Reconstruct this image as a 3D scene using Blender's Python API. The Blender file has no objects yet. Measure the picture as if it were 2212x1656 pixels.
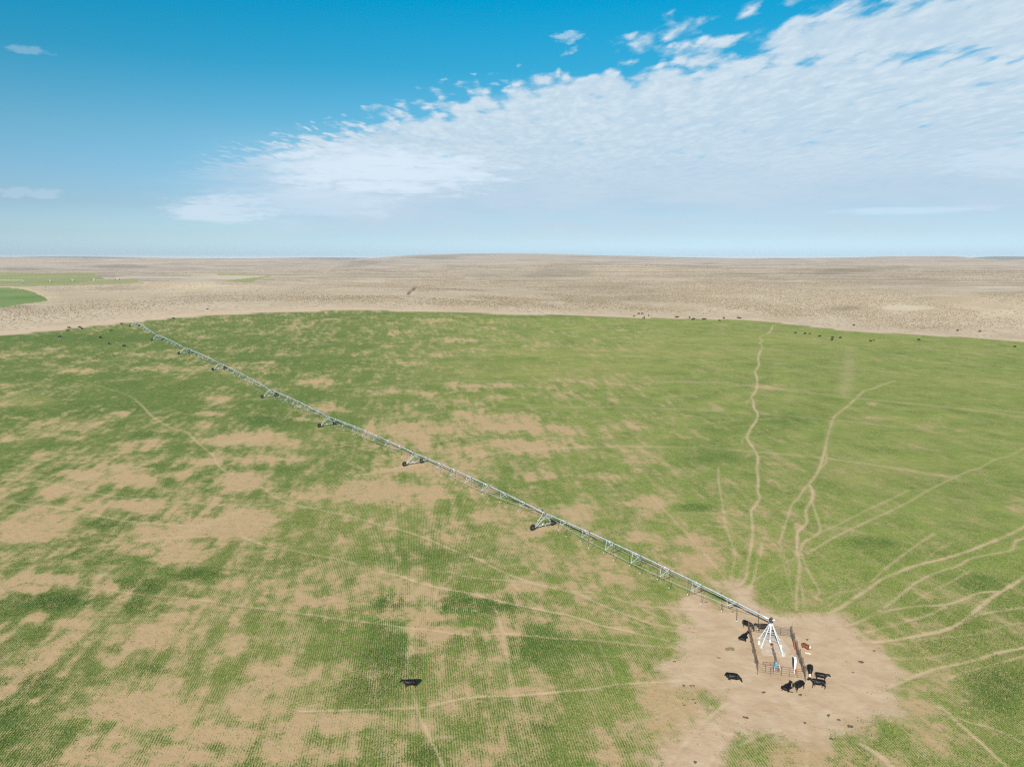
import bpy, math
import numpy as np
from mathutils import Vector, Matrix, Quaternion

# ---------------------------------------------------------------- camera, sky, sun, exposure
R = math.radians
sc = bpy.context.scene
COL = sc.collection
F, HY, CAMH = 729.6, 257.2, 47.0            # focal length in px at 1024 wide, horizon row, flying height
PITCH = math.atan((383 - HY) / F)
cam = bpy.data.cameras.new('camera'); camo = bpy.data.objects.new('camera', cam); COL.objects.link(camo)
cam.sensor_width = 36; cam.lens = 36 * F / 1024; cam.clip_start = 0.5; cam.clip_end = 40000
camo.location = (0, 0, CAMH); camo.rotation_euler = (R(90) - PITCH, 0, 0)
sc.camera = camo
sc.render.engine = 'CYCLES'
sc.view_settings.view_transform = 'Standard'; sc.view_settings.look = 'None'
sc.view_settings.exposure = 0.7; sc.view_settings.gamma = 1.0
sc.cycles.use_denoising = False; sc.cycles.filter_width = 1.25; sc.cycles.use_adaptive_sampling = False
sc.cycles.volume_bounces = 0; sc.cycles.max_bounces = 6

SUN_AZ, SUN_EL = R(199.5), R(29.5)            # clockwise from +Y
sun = bpy.data.lights.new('sun', 'SUN'); suno = bpy.data.objects.new('sun', sun); COL.objects.link(suno)
sun.energy = 4.8; sun.angle = R(0.53); sun.color = (1.0, 0.95, 0.87)
sdir = Vector((math.sin(SUN_AZ) * math.cos(SUN_EL), math.cos(SUN_AZ) * math.cos(SUN_EL), math.sin(SUN_EL)))
suno.rotation_euler = sdir.to_track_quat('Z', 'Y').to_euler(); suno.location = (0, -50, 120)

class NT:                                    # small node-tree helper
    def __init__(s, tree): s.t = tree
    def n(s, typ, **k):
        nd = s.t.nodes.new(typ)
        for a, v in k.items():
            if a == 'i':
                for kk, vv in v.items():
                    if isinstance(vv, bpy.types.NodeSocket): s.t.links.new(vv, nd.inputs[kk])
                    else: nd.inputs[kk].default_value = vv
            else: setattr(nd, a, v)
        return nd
    def m(s, op, a, b=None, c=None, clamp=False):
        nd = s.t.nodes.new('ShaderNodeMath'); nd.operation = op; nd.use_clamp = clamp
        for i, v in enumerate((a, b, c)):
            if v is None: continue
            if isinstance(v, bpy.types.NodeSocket): s.t.links.new(v, nd.inputs[i])
            else: nd.inputs[i].default_value = v
        return nd.outputs[0]
    def ss(s, v, lo, hi, a=0., b=1.):        # smoothstep map range
        nd = s.t.nodes.new('ShaderNodeMapRange'); nd.interpolation_type = 'SMOOTHSTEP'
        s.t.links.new(v, nd.inputs[0])
        for i, x in zip((1, 2, 3, 4), (lo, hi, a, b)): nd.inputs[i].default_value = x
        return nd.outputs[0]
    def mix(s, f, a, b, blend='MIX'):
        nd = s.t.nodes.new('ShaderNodeMix'); nd.data_type = 'RGBA'; nd.blend_type = blend
        for i, v in ((0, f), (6, a), (7, b)):
            if isinstance(v, bpy.types.NodeSocket): s.t.links.new(v, nd.inputs[i])
            elif i == 0: nd.inputs[i].default_value = v
            else: nd.inputs[i].default_value = (*v, 1) if len(v) == 3 else v
        return nd.outputs[2]
    def noise(s, vec, scale, det=3, rough=.55, w=None):
        nd = s.t.nodes.new('ShaderNodeTexNoise'); s.t.links.new(vec, nd.inputs['Vector'])
        nd.inputs['Scale'].default_value = scale; nd.inputs['Detail'].default_value = det
        nd.inputs['Roughness'].default_value = rough
        return nd.outputs[0]
    def xyz(s, x, y, z):
        nd = s.t.nodes.new('ShaderNodeCombineXYZ')
        for i, v in enumerate((x, y, z)):
            if isinstance(v, bpy.types.NodeSocket): s.t.links.new(v, nd.inputs[i])
            else: nd.inputs[i].default_value = v
        return nd.outputs[0]

world = bpy.data.worlds.new('World'); sc.world = world; world.use_nodes = True
def build_sky():
    T = NT(world.node_tree); bg = world.node_tree.nodes['Background']
    sk = T.n('ShaderNodeTexSky', sky_type='NISHITA', sun_disc=False, sun_elevation=SUN_EL, sun_rotation=SUN_AZ)
    geo = T.n('ShaderNodeTexCoord')
    sep = T.n('ShaderNodeSeparateXYZ', i={0: geo.outputs['Generated']})
    x, y, z = sep.outputs
    # the photograph's deeper blue overhead: tint by elevation
    rp = T.n('ShaderNodeValToRGB'); T.t.links.new(z, rp.inputs[0])
    cr = rp.color_ramp
    stops = [(0.0, (.90, 1.30, 2.0)), (.012, (.80, 1.15, 1.82)), (.03, (.64, .90, 1.32)), (.065, (.51, .69, .95)), (.15, (.36, .71, .83)), (.232, (.10, .69, .82)), (.308, (.0, .73, .90)), (.7, (.62, .86, .92))]
    cr.elements[0].position = stops[0][0]; cr.elements[0].color = (*stops[0][1], 1)
    cr.elements[1].position = stops[-1][0]; cr.elements[1].color = (*stops[-1][1], 1)
    for p, c in stops[1:-1]:
        e = cr.elements.new(p); e.color = (*c, 1)
    sky = T.mix(1.0, sk.outputs[0], rp.outputs[0], 'MULTIPLY')
    # cloud deck: a plane overhead, seen in true perspective
    zz = T.m('MAXIMUM', z, .012)
    u = T.m('DIVIDE', x, zz); v = T.m('DIVIDE', y, zz)
    P = T.xyz(u, v, 0.)
    mq = T.n('ShaderNodeMapping', i={0: P}); mq.inputs['Scale'].default_value = (1, .48, 1); Q = mq.outputs[0]
    big = T.noise(P, .55, 4, .6); med = T.noise(Q, 4.0, 3, .55)
    vo = T.n('ShaderNodeTexVoronoi', feature='SMOOTH_F1')
    wob = T.n('ShaderNodeTexNoise', i={'Vector': Q, 'Scale': 7.0, 'Detail': 4.0})
    wp = T.n('ShaderNodeVectorMath', operation='MULTIPLY_ADD', i={0: wob.outputs['Color'], 1: (.20, .20, 0), 2: Q})
    mp = T.n('ShaderNodeMapping', i={0: wp.outputs[0]}); mp.inputs['Rotation'].default_value = (0, 0, R(28)); mp.inputs['Scale'].default_value = (1., .8, 1)
    T.t.links.new(mp.outputs[0], vo.inputs['Vector']); vo.inputs['Scale'].default_value = 11.0; vo.inputs['Smoothness'].default_value = .75
    fine = T.noise(Q, 22, 5, .65)
    # signed distance behind the front edge of the deck
    s = T.m('ADD', T.m('MULTIPLY', u, .74), T.m('MULTIPLY', v, .67))
    s = T.m('ADD', s, T.m('MULTIPLY', T.m('SUBTRACT', big, .5), .55))
    edge = T.ss(s, 2.4, 2.8)
    deep = T.ss(s, 2.75, 3.7)
    az = T.m('DIVIDE', x, T.m('MAXIMUM', y, .05))
    azr = T.m('ADD', az, T.m('MULTIPLY', T.m('SUBTRACT', T.noise(P, .9, 3, .6), .5), .16))
    side = T.m('MULTIPLY', T.ss(azr, -.50, -.26), T.ss(y, .0, .3))
    # a lane of gaps parallel to the front
    sg = T.m('SUBTRACT', s, T.m('MULTIPLY', u, .72))
    gap = T.m('MULTIPLY', T.m('MULTIPLY', T.ss(sg, 2.45, 2.65), T.ss(sg, 3.0, 2.75)), T.ss(u, -.6, .1))
    cell = T.m('SUBTRACT', 1.0, vo.outputs['Distance'])
    d = T.m('ADD', T.m('MULTIPLY', cell, .75), T.m('MULTIPLY', fine, .35))
    d = T.m('ADD', d, T.m('MULTIPLY', T.m('SUBTRACT', med, .5), .9))
    thr = T.m('SUBTRACT', 1.28, T.m('MULTIPLY', edge, .62))
    thr = T.m('SUBTRACT', thr, T.m('MULTIPLY', deep, .55))
    thr = T.m('ADD', thr, T.m('MULTIPLY', gap, .24))
    cov = T.ss(T.m('SUBTRACT', d, thr), -.14, .28)
    cov = T.m('MULTIPLY', T.m('MULTIPLY', cov, side), .93)
    cov = T.m('MULTIPLY', cov, T.ss(z, .014, .085, .12, 1.))
    # stretched veil low down and soft bright banks
    nz = T.n('ShaderNodeMapping', i={0: geo.outputs['Generated']}); nz.inputs['Scale'].default_value = (5, 5, 26)
    veil = T.noise(nz.outputs[0], 1.0, 5, .6)
    lowveil = T.m('MULTIPLY', T.ss(az, -.48, -.2), T.m('MULTIPLY', T.ss(z, .17, .08), T.ss(veil, .34, .62, .5, .9)))
    lowveil = T.m('MULTIPLY', lowveil, T.ss(z, .0, .05))
    cov = T.m('MAXIMUM', cov, lowveil)
    pz = T.n('ShaderNodeMapping', i={0: geo.outputs['Generated']}); pz.inputs['Scale'].default_value = (38, 38, 95)
    pn = T.noise(pz.outputs[0], 1.0, 5, .62)
    def puff(a, zc, ra, rz, st, cov_in):
        da = T.m('DIVIDE', T.m('SUBTRACT', az, a), ra); dz = T.m('DIVIDE', T.m('SUBTRACT', z, zc), rz)
        r2 = T.m('ADD', T.m('MULTIPLY', da, da), T.m('MULTIPLY', dz, dz))
        r2 = T.m('ADD', r2, T.m('MULTIPLY', T.m('SUBTRACT', pn if ra < .09 else T.noise(nz.outputs[0], 4.5, 5, .65), .5), 5.0 if ra < .09 else 3.0))
        return T.m('MULTIPLY', T.ss(r2, 1.2, .1), st)
    bright = T.m('MAXIMUM', puff(-.17, .110, .17, .034, .95, cov), puff(-.385, .060, .095, .024, .75, cov))
    bright = T.m('MAXIMUM', bright, puff(-.25, .072, .12, .024, .5, cov))
    bright = T.m('MAXIMUM', bright, puff(.66, .105, .12, .02, .45, cov))
    bright = T.m('MAXIMUM', bright, puff(.54, .055, .12, .005, .55, cov))
    bright = T.m('MAXIMUM', bright, puff(-.64, .072, .06, .007, .35, cov))
    bright = T.m('MAXIMUM', bright, puff(.072, .268, .022, .007, .5, cov))
    bright = T.m('MAXIMUM', bright, puff(-.62, .218, .03, .004, .25, cov))
    cov = T.m('MAXIMUM', cov, bright)
    shade = T.m('ADD', T.m('MULTIPLY', T.m('SUBTRACT', fine, .5), .9), T.m('MULTIPLY', T.m('SUBTRACT', cell, .6), .7))
    shade = T.m('ADD', shade, T.m('MULTIPLY', T.m('SUBTRACT', veil, .5), .5))
    k = T.ss(z, .03, .2)
    white = T.mix(T.ss(shade, -.30, .34), (4.0, 5.05, 5.95), (5.05, 5.85, 6.45))
    low = T.mix(T.ss(veil, .3, .7), (3.35, 4.55, 5.6), (4.0, 4.95, 5.85))
    ccol = T.mix(k, low, white)
    ccol = T.mix(T.m('MULTIPLY', bright, .8), ccol, (5.6, 6.4, 7.2))
    fin = T.mix(cov, sky, ccol)
    T.t.links.new(fin, bg.inputs[0]); bg.inputs[1].default_value = 0.084
build_sky()

# ---------------------------------------------------------------- noise and terrain
def _h(ix, iy, seed):
    n = (ix.astype(np.int64) * 374761393 + iy.astype(np.int64) * 668265263 + seed * 974634777) & 0xffffffff
    n = ((n ^ (n >> 13)) * 1274126177) & 0xffffffff
    n = ((n ^ (n >> 16)) * 2246822519) & 0xffffffff
    return ((n ^ (n >> 15)) & 0xffffff) / float(0xffffff)
def vn(x, y, seed=0):
    fx = np.floor(x); fy = np.floor(y); tx = x - fx; ty = y - fy
    tx = tx * tx * (3 - 2 * tx); ty = ty * ty * (3 - 2 * ty)
    a = _h(fx, fy, seed); b = _h(fx + 1, fy, seed); c = _h(fx, fy + 1, seed); d = _h(fx + 1, fy + 1, seed)
    return (a * (1 - tx) + b * tx) * (1 - ty) + (c * (1 - tx) + d * tx) * ty
def fbm(x, y, octv=4, seed=0, g=.5):
    s = 0; a = 1; t = 0; c, n = math.cos(.6), math.sin(.6)
    for i in range(octv):
        s = s + a * vn(x, y, seed + i * 17); t += a; a *= g
        x, y = (c * x - n * y) * 2.03 + 11.3, (n * x + c * y) * 2.03 - 7.7
    return s / t
def sst(v, a, b):
    t = np.clip((v - a) / (b - a), 0, 1); return t * t * (3 - 2 * t)

PX, PY = 31.82, 82.60                        # the pivot point of the irrigator
SKX = np.array([-1200, 0, 130, 280, 400, 600, 760, 830, 900, 1060, 1180, 1400, 1500, 1620, 1800, 1900, 2040, 2070, 2130, 2212, 3300])
SKS = np.array([0, .35, -.1, -1.0, -.4, -1.2, -1.5, .4, 2.7, 4.0, 3.6, .9, -.4, -.9, 0, .6, .8, .1, -1.9, -3.2, -3])
TX = (SKX / 2.16 - 512) / F / math.cos(PITCH) * math.cos(PITCH)
def Z(x, y):
    x = np.asarray(x, float); y = np.asarray(y, float)
    X = x - PX; Y = y - PY; rp = np.hypot(X, Y); d = np.hypot(x, y) + 1e-6
    zin = -.0052 * Y + (.0317 * Y * Y - .0268 * X * Y + .0011 * X * X) / 400
    k = 1 / np.maximum(1, rp / 470.); zin = zin * k
    dd = np.maximum(d, 330)
    D = 47.7 * (520 / dd) ** 1.5
    zo = CAMH - D * dd / F
    hills = (fbm(x / 520, y / 520, 4, 5) - .5) * 2
    mids = (fbm(x / 170, y / 170, 3, 9) - .5) * 2
    zo = zo + hills * 12 * sst(d, 620, 1700) + mids * 3.0 * sst(d, 560, 900)
    # a low knoll and a hollow in the near rangeland
    zo = zo + 3.0 * np.exp(-(((x + 120) / 90) ** 2 + ((y - 640) / 60) ** 2)) - 2.5 * np.exp(-(((x + 330) / 120) ** 2 + ((y - 760) / 90) ** 2))
    for tb, db, hb, wx, wy in ((-.455, 2050, 15, 420, 130), (-.30, 2350, 12, 300, 120), (.47, 1620, 11, 380, 110), (-.40, 760, 5.5, 90, 45), (.15, 1250, 8, 260, 90), (-.62, 1900, 5, 200, 110), (.70, 2300, 10, 260, 120), (.02, 1900, 9, 300, 120)):
        zo = zo + 1.25 * hb * np.exp(-(((x - tb * db) / wx) ** 2 + ((y - db * .93) / wy) ** 2))
    ty = np.where(y > 1, x / np.maximum(y, 1), np.sign(x) * 3)
    S = np.interp(ty, TX, SKS)
    ridge = CAMH + S * 3400 / F + (fbm(x / 330, y / 330, 5, 31, .6) - .5) * 7.0
    w = sst(d, 2300, 3400)
    z1 = zo * (1 - w) + ridge * w
    low = 14 + (fbm(x / 900, y / 900, 3, 77) - .5) * 10
    w2 = sst(d, 3450, 5200)
    z1 = z1 * (1 - w2) + low * w2
    far = 27 + 33 * np.exp(-((ty + .60) / .13) ** 2) + 19 * np.exp(-((ty + .25) / .09) ** 2) + 34 * sst(ty, .58, .66) * (1 - .25 * sst(ty, .66, .8))
    far = far + (fbm(x / 1500, y / 1500, 3, 55) - .5) * 8
    w3 = sst(d, 9300, 10800) * (1 - sst(d, 12200, 13800))
    z1 = z1 * (1 - w3) + far * w3
    wb = sst(rp, 425, 640)
    return zin * (1 - wb) + z1 * wb
def Z1(x, y): return float(Z(np.array([x]), np.array([y]))[0])

_T = 45 * (14000 / 45.) ** np.linspace(0, 1, 2600)
def at(px, py, s=2.16):                      # photo pixel (2212-wide view) -> point on the ground
    x = px / s - 512; y = 383 - py / s
    c, S = math.cos(PITCH), math.sin(PITCH)
    d = np.array([x, F * c + y * S, -F * S + y * c]); h = math.hypot(d[0], d[1]); d = d / h
    q = d[:, None] * _T; q[2] += CAMH
    g = q[2] - Z(q[0], q[1]); i = np.argmax(g < 0)
    if i == 0: i = len(_T) - 1
    t0, t1 = _T[i - 1], _T[i]; a = g[i - 1] / (g[i - 1] - g[i] + 1e-9); t = t0 + (t1 - t0) * min(max(a, 0), 1)
    return np.array([d[0] * t, d[1] * t])
def src(px, py): return at(px, py, 4.0)      # the same from full-size photo pixels

# zoomed crops used for tracing: origin and scale in full-size photo pixels
CR = dict(R1=(0, 1600, .6329), R2=(0, 2300, .6329), R3=(1300, 2300, .7233), R4=(1200, 1400, .6781), R5=(2600, 1400, .6763),
          R6=(2500, 2250, .7215), Z0=(0, 960, .6329), Z1=(1300, 960, .6329), Z2=(2500, 950, .3617), ZL=(0, 950, .4973), ZR=(2700, 960, .6311),
          G=(0, 0, 1.8517))
def cr(tag, x, y):
    o = CR[tag]; return src(o[0] + x * o[2], o[1] + y * o[2])

# ---------------------------------------------------------------- what grows and what is worn on the ground
PATHS = [  # crop, width m, strength, points
 ('Z2', .9, .8, [(1640,960),(1600,1040),(1490,1100),(1520,1130),(1490,1165),(1520,1200),(1475,1290),(1475,1380)]),
 ('R5', 1.0, .95, [(655,0),(640,45),(645,85),(622,125),(633,165),(630,230),(600,275),(612,300),(615,340),(637,370),(628,415),(600,455),(575,505),(580,530),(610,575),(638,630),(632,700),(640,760),(637,830),(648,870),(620,920),(598,950),(603,1000),(607,1060),(605,1110),(595,1180),(578,1260),(570,1330),(540,1380),(500,1395)]),
 ('R5', .5, .5, [(603,275),(575,300),(572,320)]), ('R5', .5, .5, [(575,505),(545,525),(545,550)]),
 ('R5', .5, .6, [(405,690),(405,770),(415,830),(430,930),(445,1020),(470,1100),(497,1180),(502,1230),(487,1290),(490,1345)]),
 ('R5', .6, .6, [(310,1030),(450,1045),(560,1048),(600,1065)]), ('R5', .4, .45, [(150,955),(430,965),(560,970)]),
 ('R5', .8, .8, [(660,1140),(655,1200),(630,1270),(620,1330),(600,1390),(575,1440)]),
 ('R5', .6, .6, [(595,1190),(585,1240),(545,1310),(520,1360),(480,1400)]),
 ('R5', .7, .65, [(620,1360),(650,1340),(720,1300),(790,1260),(850,1230),(900,1180)]),
 ('R5', 1.2, .8, [(1450,180),(1380,200),(1320,225),(1265,242),(1215,285),(1180,320),(1120,365),(1085,400),(1065,460),(1045,530),(1035,590),(1020,640),(1010,680),(985,730),(945,785)]),
 ('R5', .6, .7, [(1035,590),(1045,630),(1035,670),(1010,690)]),
 ('R5', .6, .75, [(945,785),(910,820),(880,870),(840,910),(820,970),(800,1030),(785,1080),(765,1140)]),
 ('R5', 1.1, .9, [(940,790),(960,830),(960,880),(935,920),(920,960),(930,1010),(900,1050),(875,1070),(870,1130),(872,1200),(885,1260),(880,1330),(870,1400),(865,1450),(865,1530)]),
 ('R5', .7, .8, [(960,900),(980,960),(1000,1020),(1005,1070),(960,1105),(905,1140),(885,1200)]),
 ('R5', .7, .7, [(900,1200),(915,1260),(950,1330),(990,1400),(1000,1430),(980,1470)]),
 ('R5', .6, .7, [(890,1380),(905,1440),(910,1530)]), ('R5', .5, .45, [(770,1150),(790,1210),(820,1270),(825,1330)]),
 ('R5', .6, .7, [(2300,540),(2212,580),(2120,625),(2040,645),(1960,690),(1880,715),(1760,770),(1640,830),(1540,890),(1420,950),(1300,1005),(1180,1060),(1080,1110),(980,1170),(930,1200)]),
 ('R5', .5, .6, [(1530,825),(1420,880),(1280,945),(1180,995),(1100,1035),(1000,1080)]),
 ('R5', 1.4, .9, [(2300,1000),(2212,1045),(2100,1100),(1960,1155),(1860,1195),(1700,1240),(1560,1275),(1460,1315),(1360,1360),(1280,1420),(1200,1470),(1130,1520),(1060,1550)]),
 ('R5', .8, .65, [(1680,1085),(1600,1135),(1530,1185),(1450,1245),(1380,1300),(1310,1370)]),
 ('R5', .7, .55, [(1240,1405),(1150,1420),(1080,1450),(1040,1480)]),
 ('R5', 1.0, .8, [(2300,1080),(2212,1110),(2160,1130),(2140,1180),(2020,1205),(1900,1230),(1820,1275),(1700,1310),(1580,1370),(1500,1430),(1430,1490),(1350,1545)]),
 ('R5', .45, .5, [(0,850),(120,980),(240,1110),(370,1260),(450,1360),(520,1440)]),
 ('R5', 5, .34, [(0,190),(300,185),(560,205),(900,245),(1200,280),(1500,310),(1900,350),(2300,410)]),
 ('R5', 8, .24, [(1190,-20),(1172,110),(1165,180),(1140,260)]), ('R5', 2.2, .4, [(1080,410),(1060,480),(1045,560)]),
 ('R6', 1.3, .9, [(2300,20),(2212,80),(2120,140),(2020,200),(1940,270),(1880,320),(1780,370),(1650,400),(1540,420),(1440,435),(1380,440)]),
 ('R6', .9, .75, [(2300,230),(2212,245),(2080,265),(1950,290),(1880,320)]),
 ('R6', 1.0, .8, [(2100,155),(1960,165),(1880,200),(1780,230),(1620,240),(1480,260),(1380,290),(1290,330),(1230,350)]),
 ('R6', 1.2, .8, [(2300,455),(2212,470),(2060,500),(1940,540),(1800,570),(1680,600),(1560,650),(1460,690)]),
 ('R6', .9, .6, [(2212,515),(2060,560),(1900,600),(1780,650)]),
 ('R6', .8, .75, [(1740,800),(1780,820),(1840,880),(1920,950),(2000,1020),(2060,1080),(2150,1150)]),
 ('R6', .7, .5, [(1740,830),(1900,880),(2050,920),(2212,1000)]), ('R6', .7, .45, [(1440,530),(1650,530),(1800,500)]),
 ('R6', .8, .65, [(1350,385),(1400,370),(1540,330),(1680,290),(1780,240)]), ('R6', .6, .45, [(1590,430),(1800,410),(1960,390),(2100,350),(2212,330)]),
 ('R6', 1.0, .9, [(225,1150),(330,1010),(420,910),(500,830),(570,780)]), ('R6', 1.0, .8, [(460,1140),(520,1050),(600,950)]), ('R6', 1.3, .8, [(1300,1000),(1400,1060),(1500,1150)]),
 ('R6', .8, .6, [(590,60),(600,130),(690,10)]), ('R6', .8, .7, [(640,1010),(760,950),(860,930)]),
 ('R3', .8, .9, [(300,-20),(400,0),(520,40),(640,70),(760,90),(880,120),(1000,150),(1120,175),(1240,200),(1350,220),(1440,250),(1540,280),(1640,300),(1720,320),(1900,360)]),
 ('R3', .9, .75, [(750,0),(900,20),(1050,30),(1200,55),(1320,80),(1420,110),(1500,150),(1600,190),(1700,230),(1800,265),(1950,290),(2050,310)]),
 ('R3', .7, .7, [(1050,20),(1200,60),(1330,85),(1480,95),(1560,110),(1650,140),(1740,165),(1850,175),(2000,190)]),
 ('R3', .6, .75, [(0,230),(150,250),(300,265),(450,290),(560,300),(700,320),(850,330),(1000,325),(1150,335),(1300,350),(1450,355),(1600,370),(1750,385),(1930,400)]),
 ('R3', .7, .8, [(-150,752),(0,748),(150,745),(300,738),(440,735),(550,730),(650,705),(770,680),(900,668),(1050,665),(1200,655),(1330,640),(1460,630),(1600,605),(1750,595),(1840,590)]),
 ('R3', .7, .8, [(480,640),(500,720),(530,800),(580,910),(620,980),(660,1080)]), ('R3', .5, .45, [(585,915),(640,900),(720,890)]),
 ('R3', .9, .55, [(940,180),(975,300),(985,370),(1010,470),(1020,560),(1030,650)]), ('R3', .6, .5, [(1510,360),(1540,440),(1580,530),(1610,600)]),
 ('R3', 1.8, .5, [(480,290),(470,360),(462,440),(450,540)]), ('R3', .9, .6, [(440,640),(435,740)]),
 ('R3', .6, .55, [(1690,140),(1800,210),(1960,270)]), ('R3', .6, .55, [(1720,320),(1760,290),(1850,280),(1960,300)]),
 ('R3', .6, .5, [(1700,315),(1850,345),(2000,350)]), ('R3', .6, .45, [(1000,0),(1090,110),(1180,170)]), ('R3', .5, .5, [(620,80),(590,160),(560,210)]),
 ('R1', .9, .75, [(860,0),(910,45),(960,100),(1040,150),(1100,180),(1180,200),(1230,250),(1300,310),(1345,350),(1370,400),(1420,445),(1480,470)]),
 ('R1', .8, .75, [(1650,545),(1740,610),(1830,650),(1950,675),(2080,700),(2212,720)]),
 ('R4', .8, .8, [(0,925),(100,935),(200,960),(330,985),(470,1030),(600,1060),(720,1100),(850,1155),(960,1200),(1060,1235),(1160,1290),(1280,1340),(1400,1380),(1500,1400)]),
 ('R4', .5, .4, [(1050,1230),(1100,1180),(1200,1130),(1290,1080),(1370,1060)]), ('R4', .5, .4, [(720,1290),(900,1310),(1120,1335)]),
 ('ZL', .7, .4, [(620,1140),(730,1170),(840,1205),(960,1240),(1050,1275),(1140,1345),(1180,1400)]),
 ('R1', .7, .75, [(-60,490),(0,497),(150,503),(270,515),(380,545),(520,572),(700,600),(870,622),(1060,635),(1200,645),(1400,662),(1700,660)]),
 ('R1', .7, .75, [(-60,630),(0,640),(150,655),(300,670),(440,690),(540,710),(700,745),(850,768),(1000,780),(1150,790),(1280,790)]),
 ('R1', .7, .6, [(0,975),(150,960),(350,950),(520,925),(700,905),(900,882),(1100,865),(1280,860)]),
 ('R1', .6, .45, [(0,1072),(200,1045),(400,1020),(560,1005)]), ('R1', .5, .5, [(1260,595),(1380,615),(1500,640)]),
 ('R1', .6, .75, [(1530,865),(1660,910),(1800,940),(1980,975),(2120,1000),(2250,1035)]), ('R1', .4, .4, [(1270,1040),(1500,1060),(1800,1070)]),
 ('R2', .5, .6, [(440,55),(640,85),(850,115),(1080,135),(1300,160),(1500,190),(1700,215),(1900,240),(2080,262)]),
 ('R5', .5, .45, [(760,1170),(800,1300),(840,1420),(850,1530)]), ('R5', .5, .5, [(1130,1390),(1120,1450),(1060,1510)]), ('R5', .6, .5, [(1900,1300),(1760,1380),(1640,1440),(1540,1500)]),
 ('R5', .5, .4, [(1800,1130),(1700,1180),(1640,1230)]), ('R5', .5, .4, [(2212,880),(2150,890),(2100,900)]), ('R6', .6, .45, [(1250,200),(1330,150),(1200,165),(1090,205)]),
 ('R6', .5, .4, [(120,300),(250,330),(330,350)]), ('R6', .6, .5, [(0,225),(100,240),(260,250),(380,260)]), ('R6', .6, .5, [(0,310),(120,350),(230,370),(330,380)]), ('R6', .6, .5, [(0,450),(120,462),(280,470)]),
 ('R6', .6, .5, [(0,690),(100,680),(230,660),(330,650)]), ('R6', .6, .4, [(0,900),(160,860),(280,810),(380,760)]), ('R6', .7, .4, [(1000,1140),(1010,1060),(1010,990)]), ('R6', .5, .4, [(1500,880),(1620,1000),(1700,1140)]),
 ('R2', .6, .4, [(380,1045),(560,1025),(760,1020)]),
]
W_ROAD = 10.0
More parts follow.
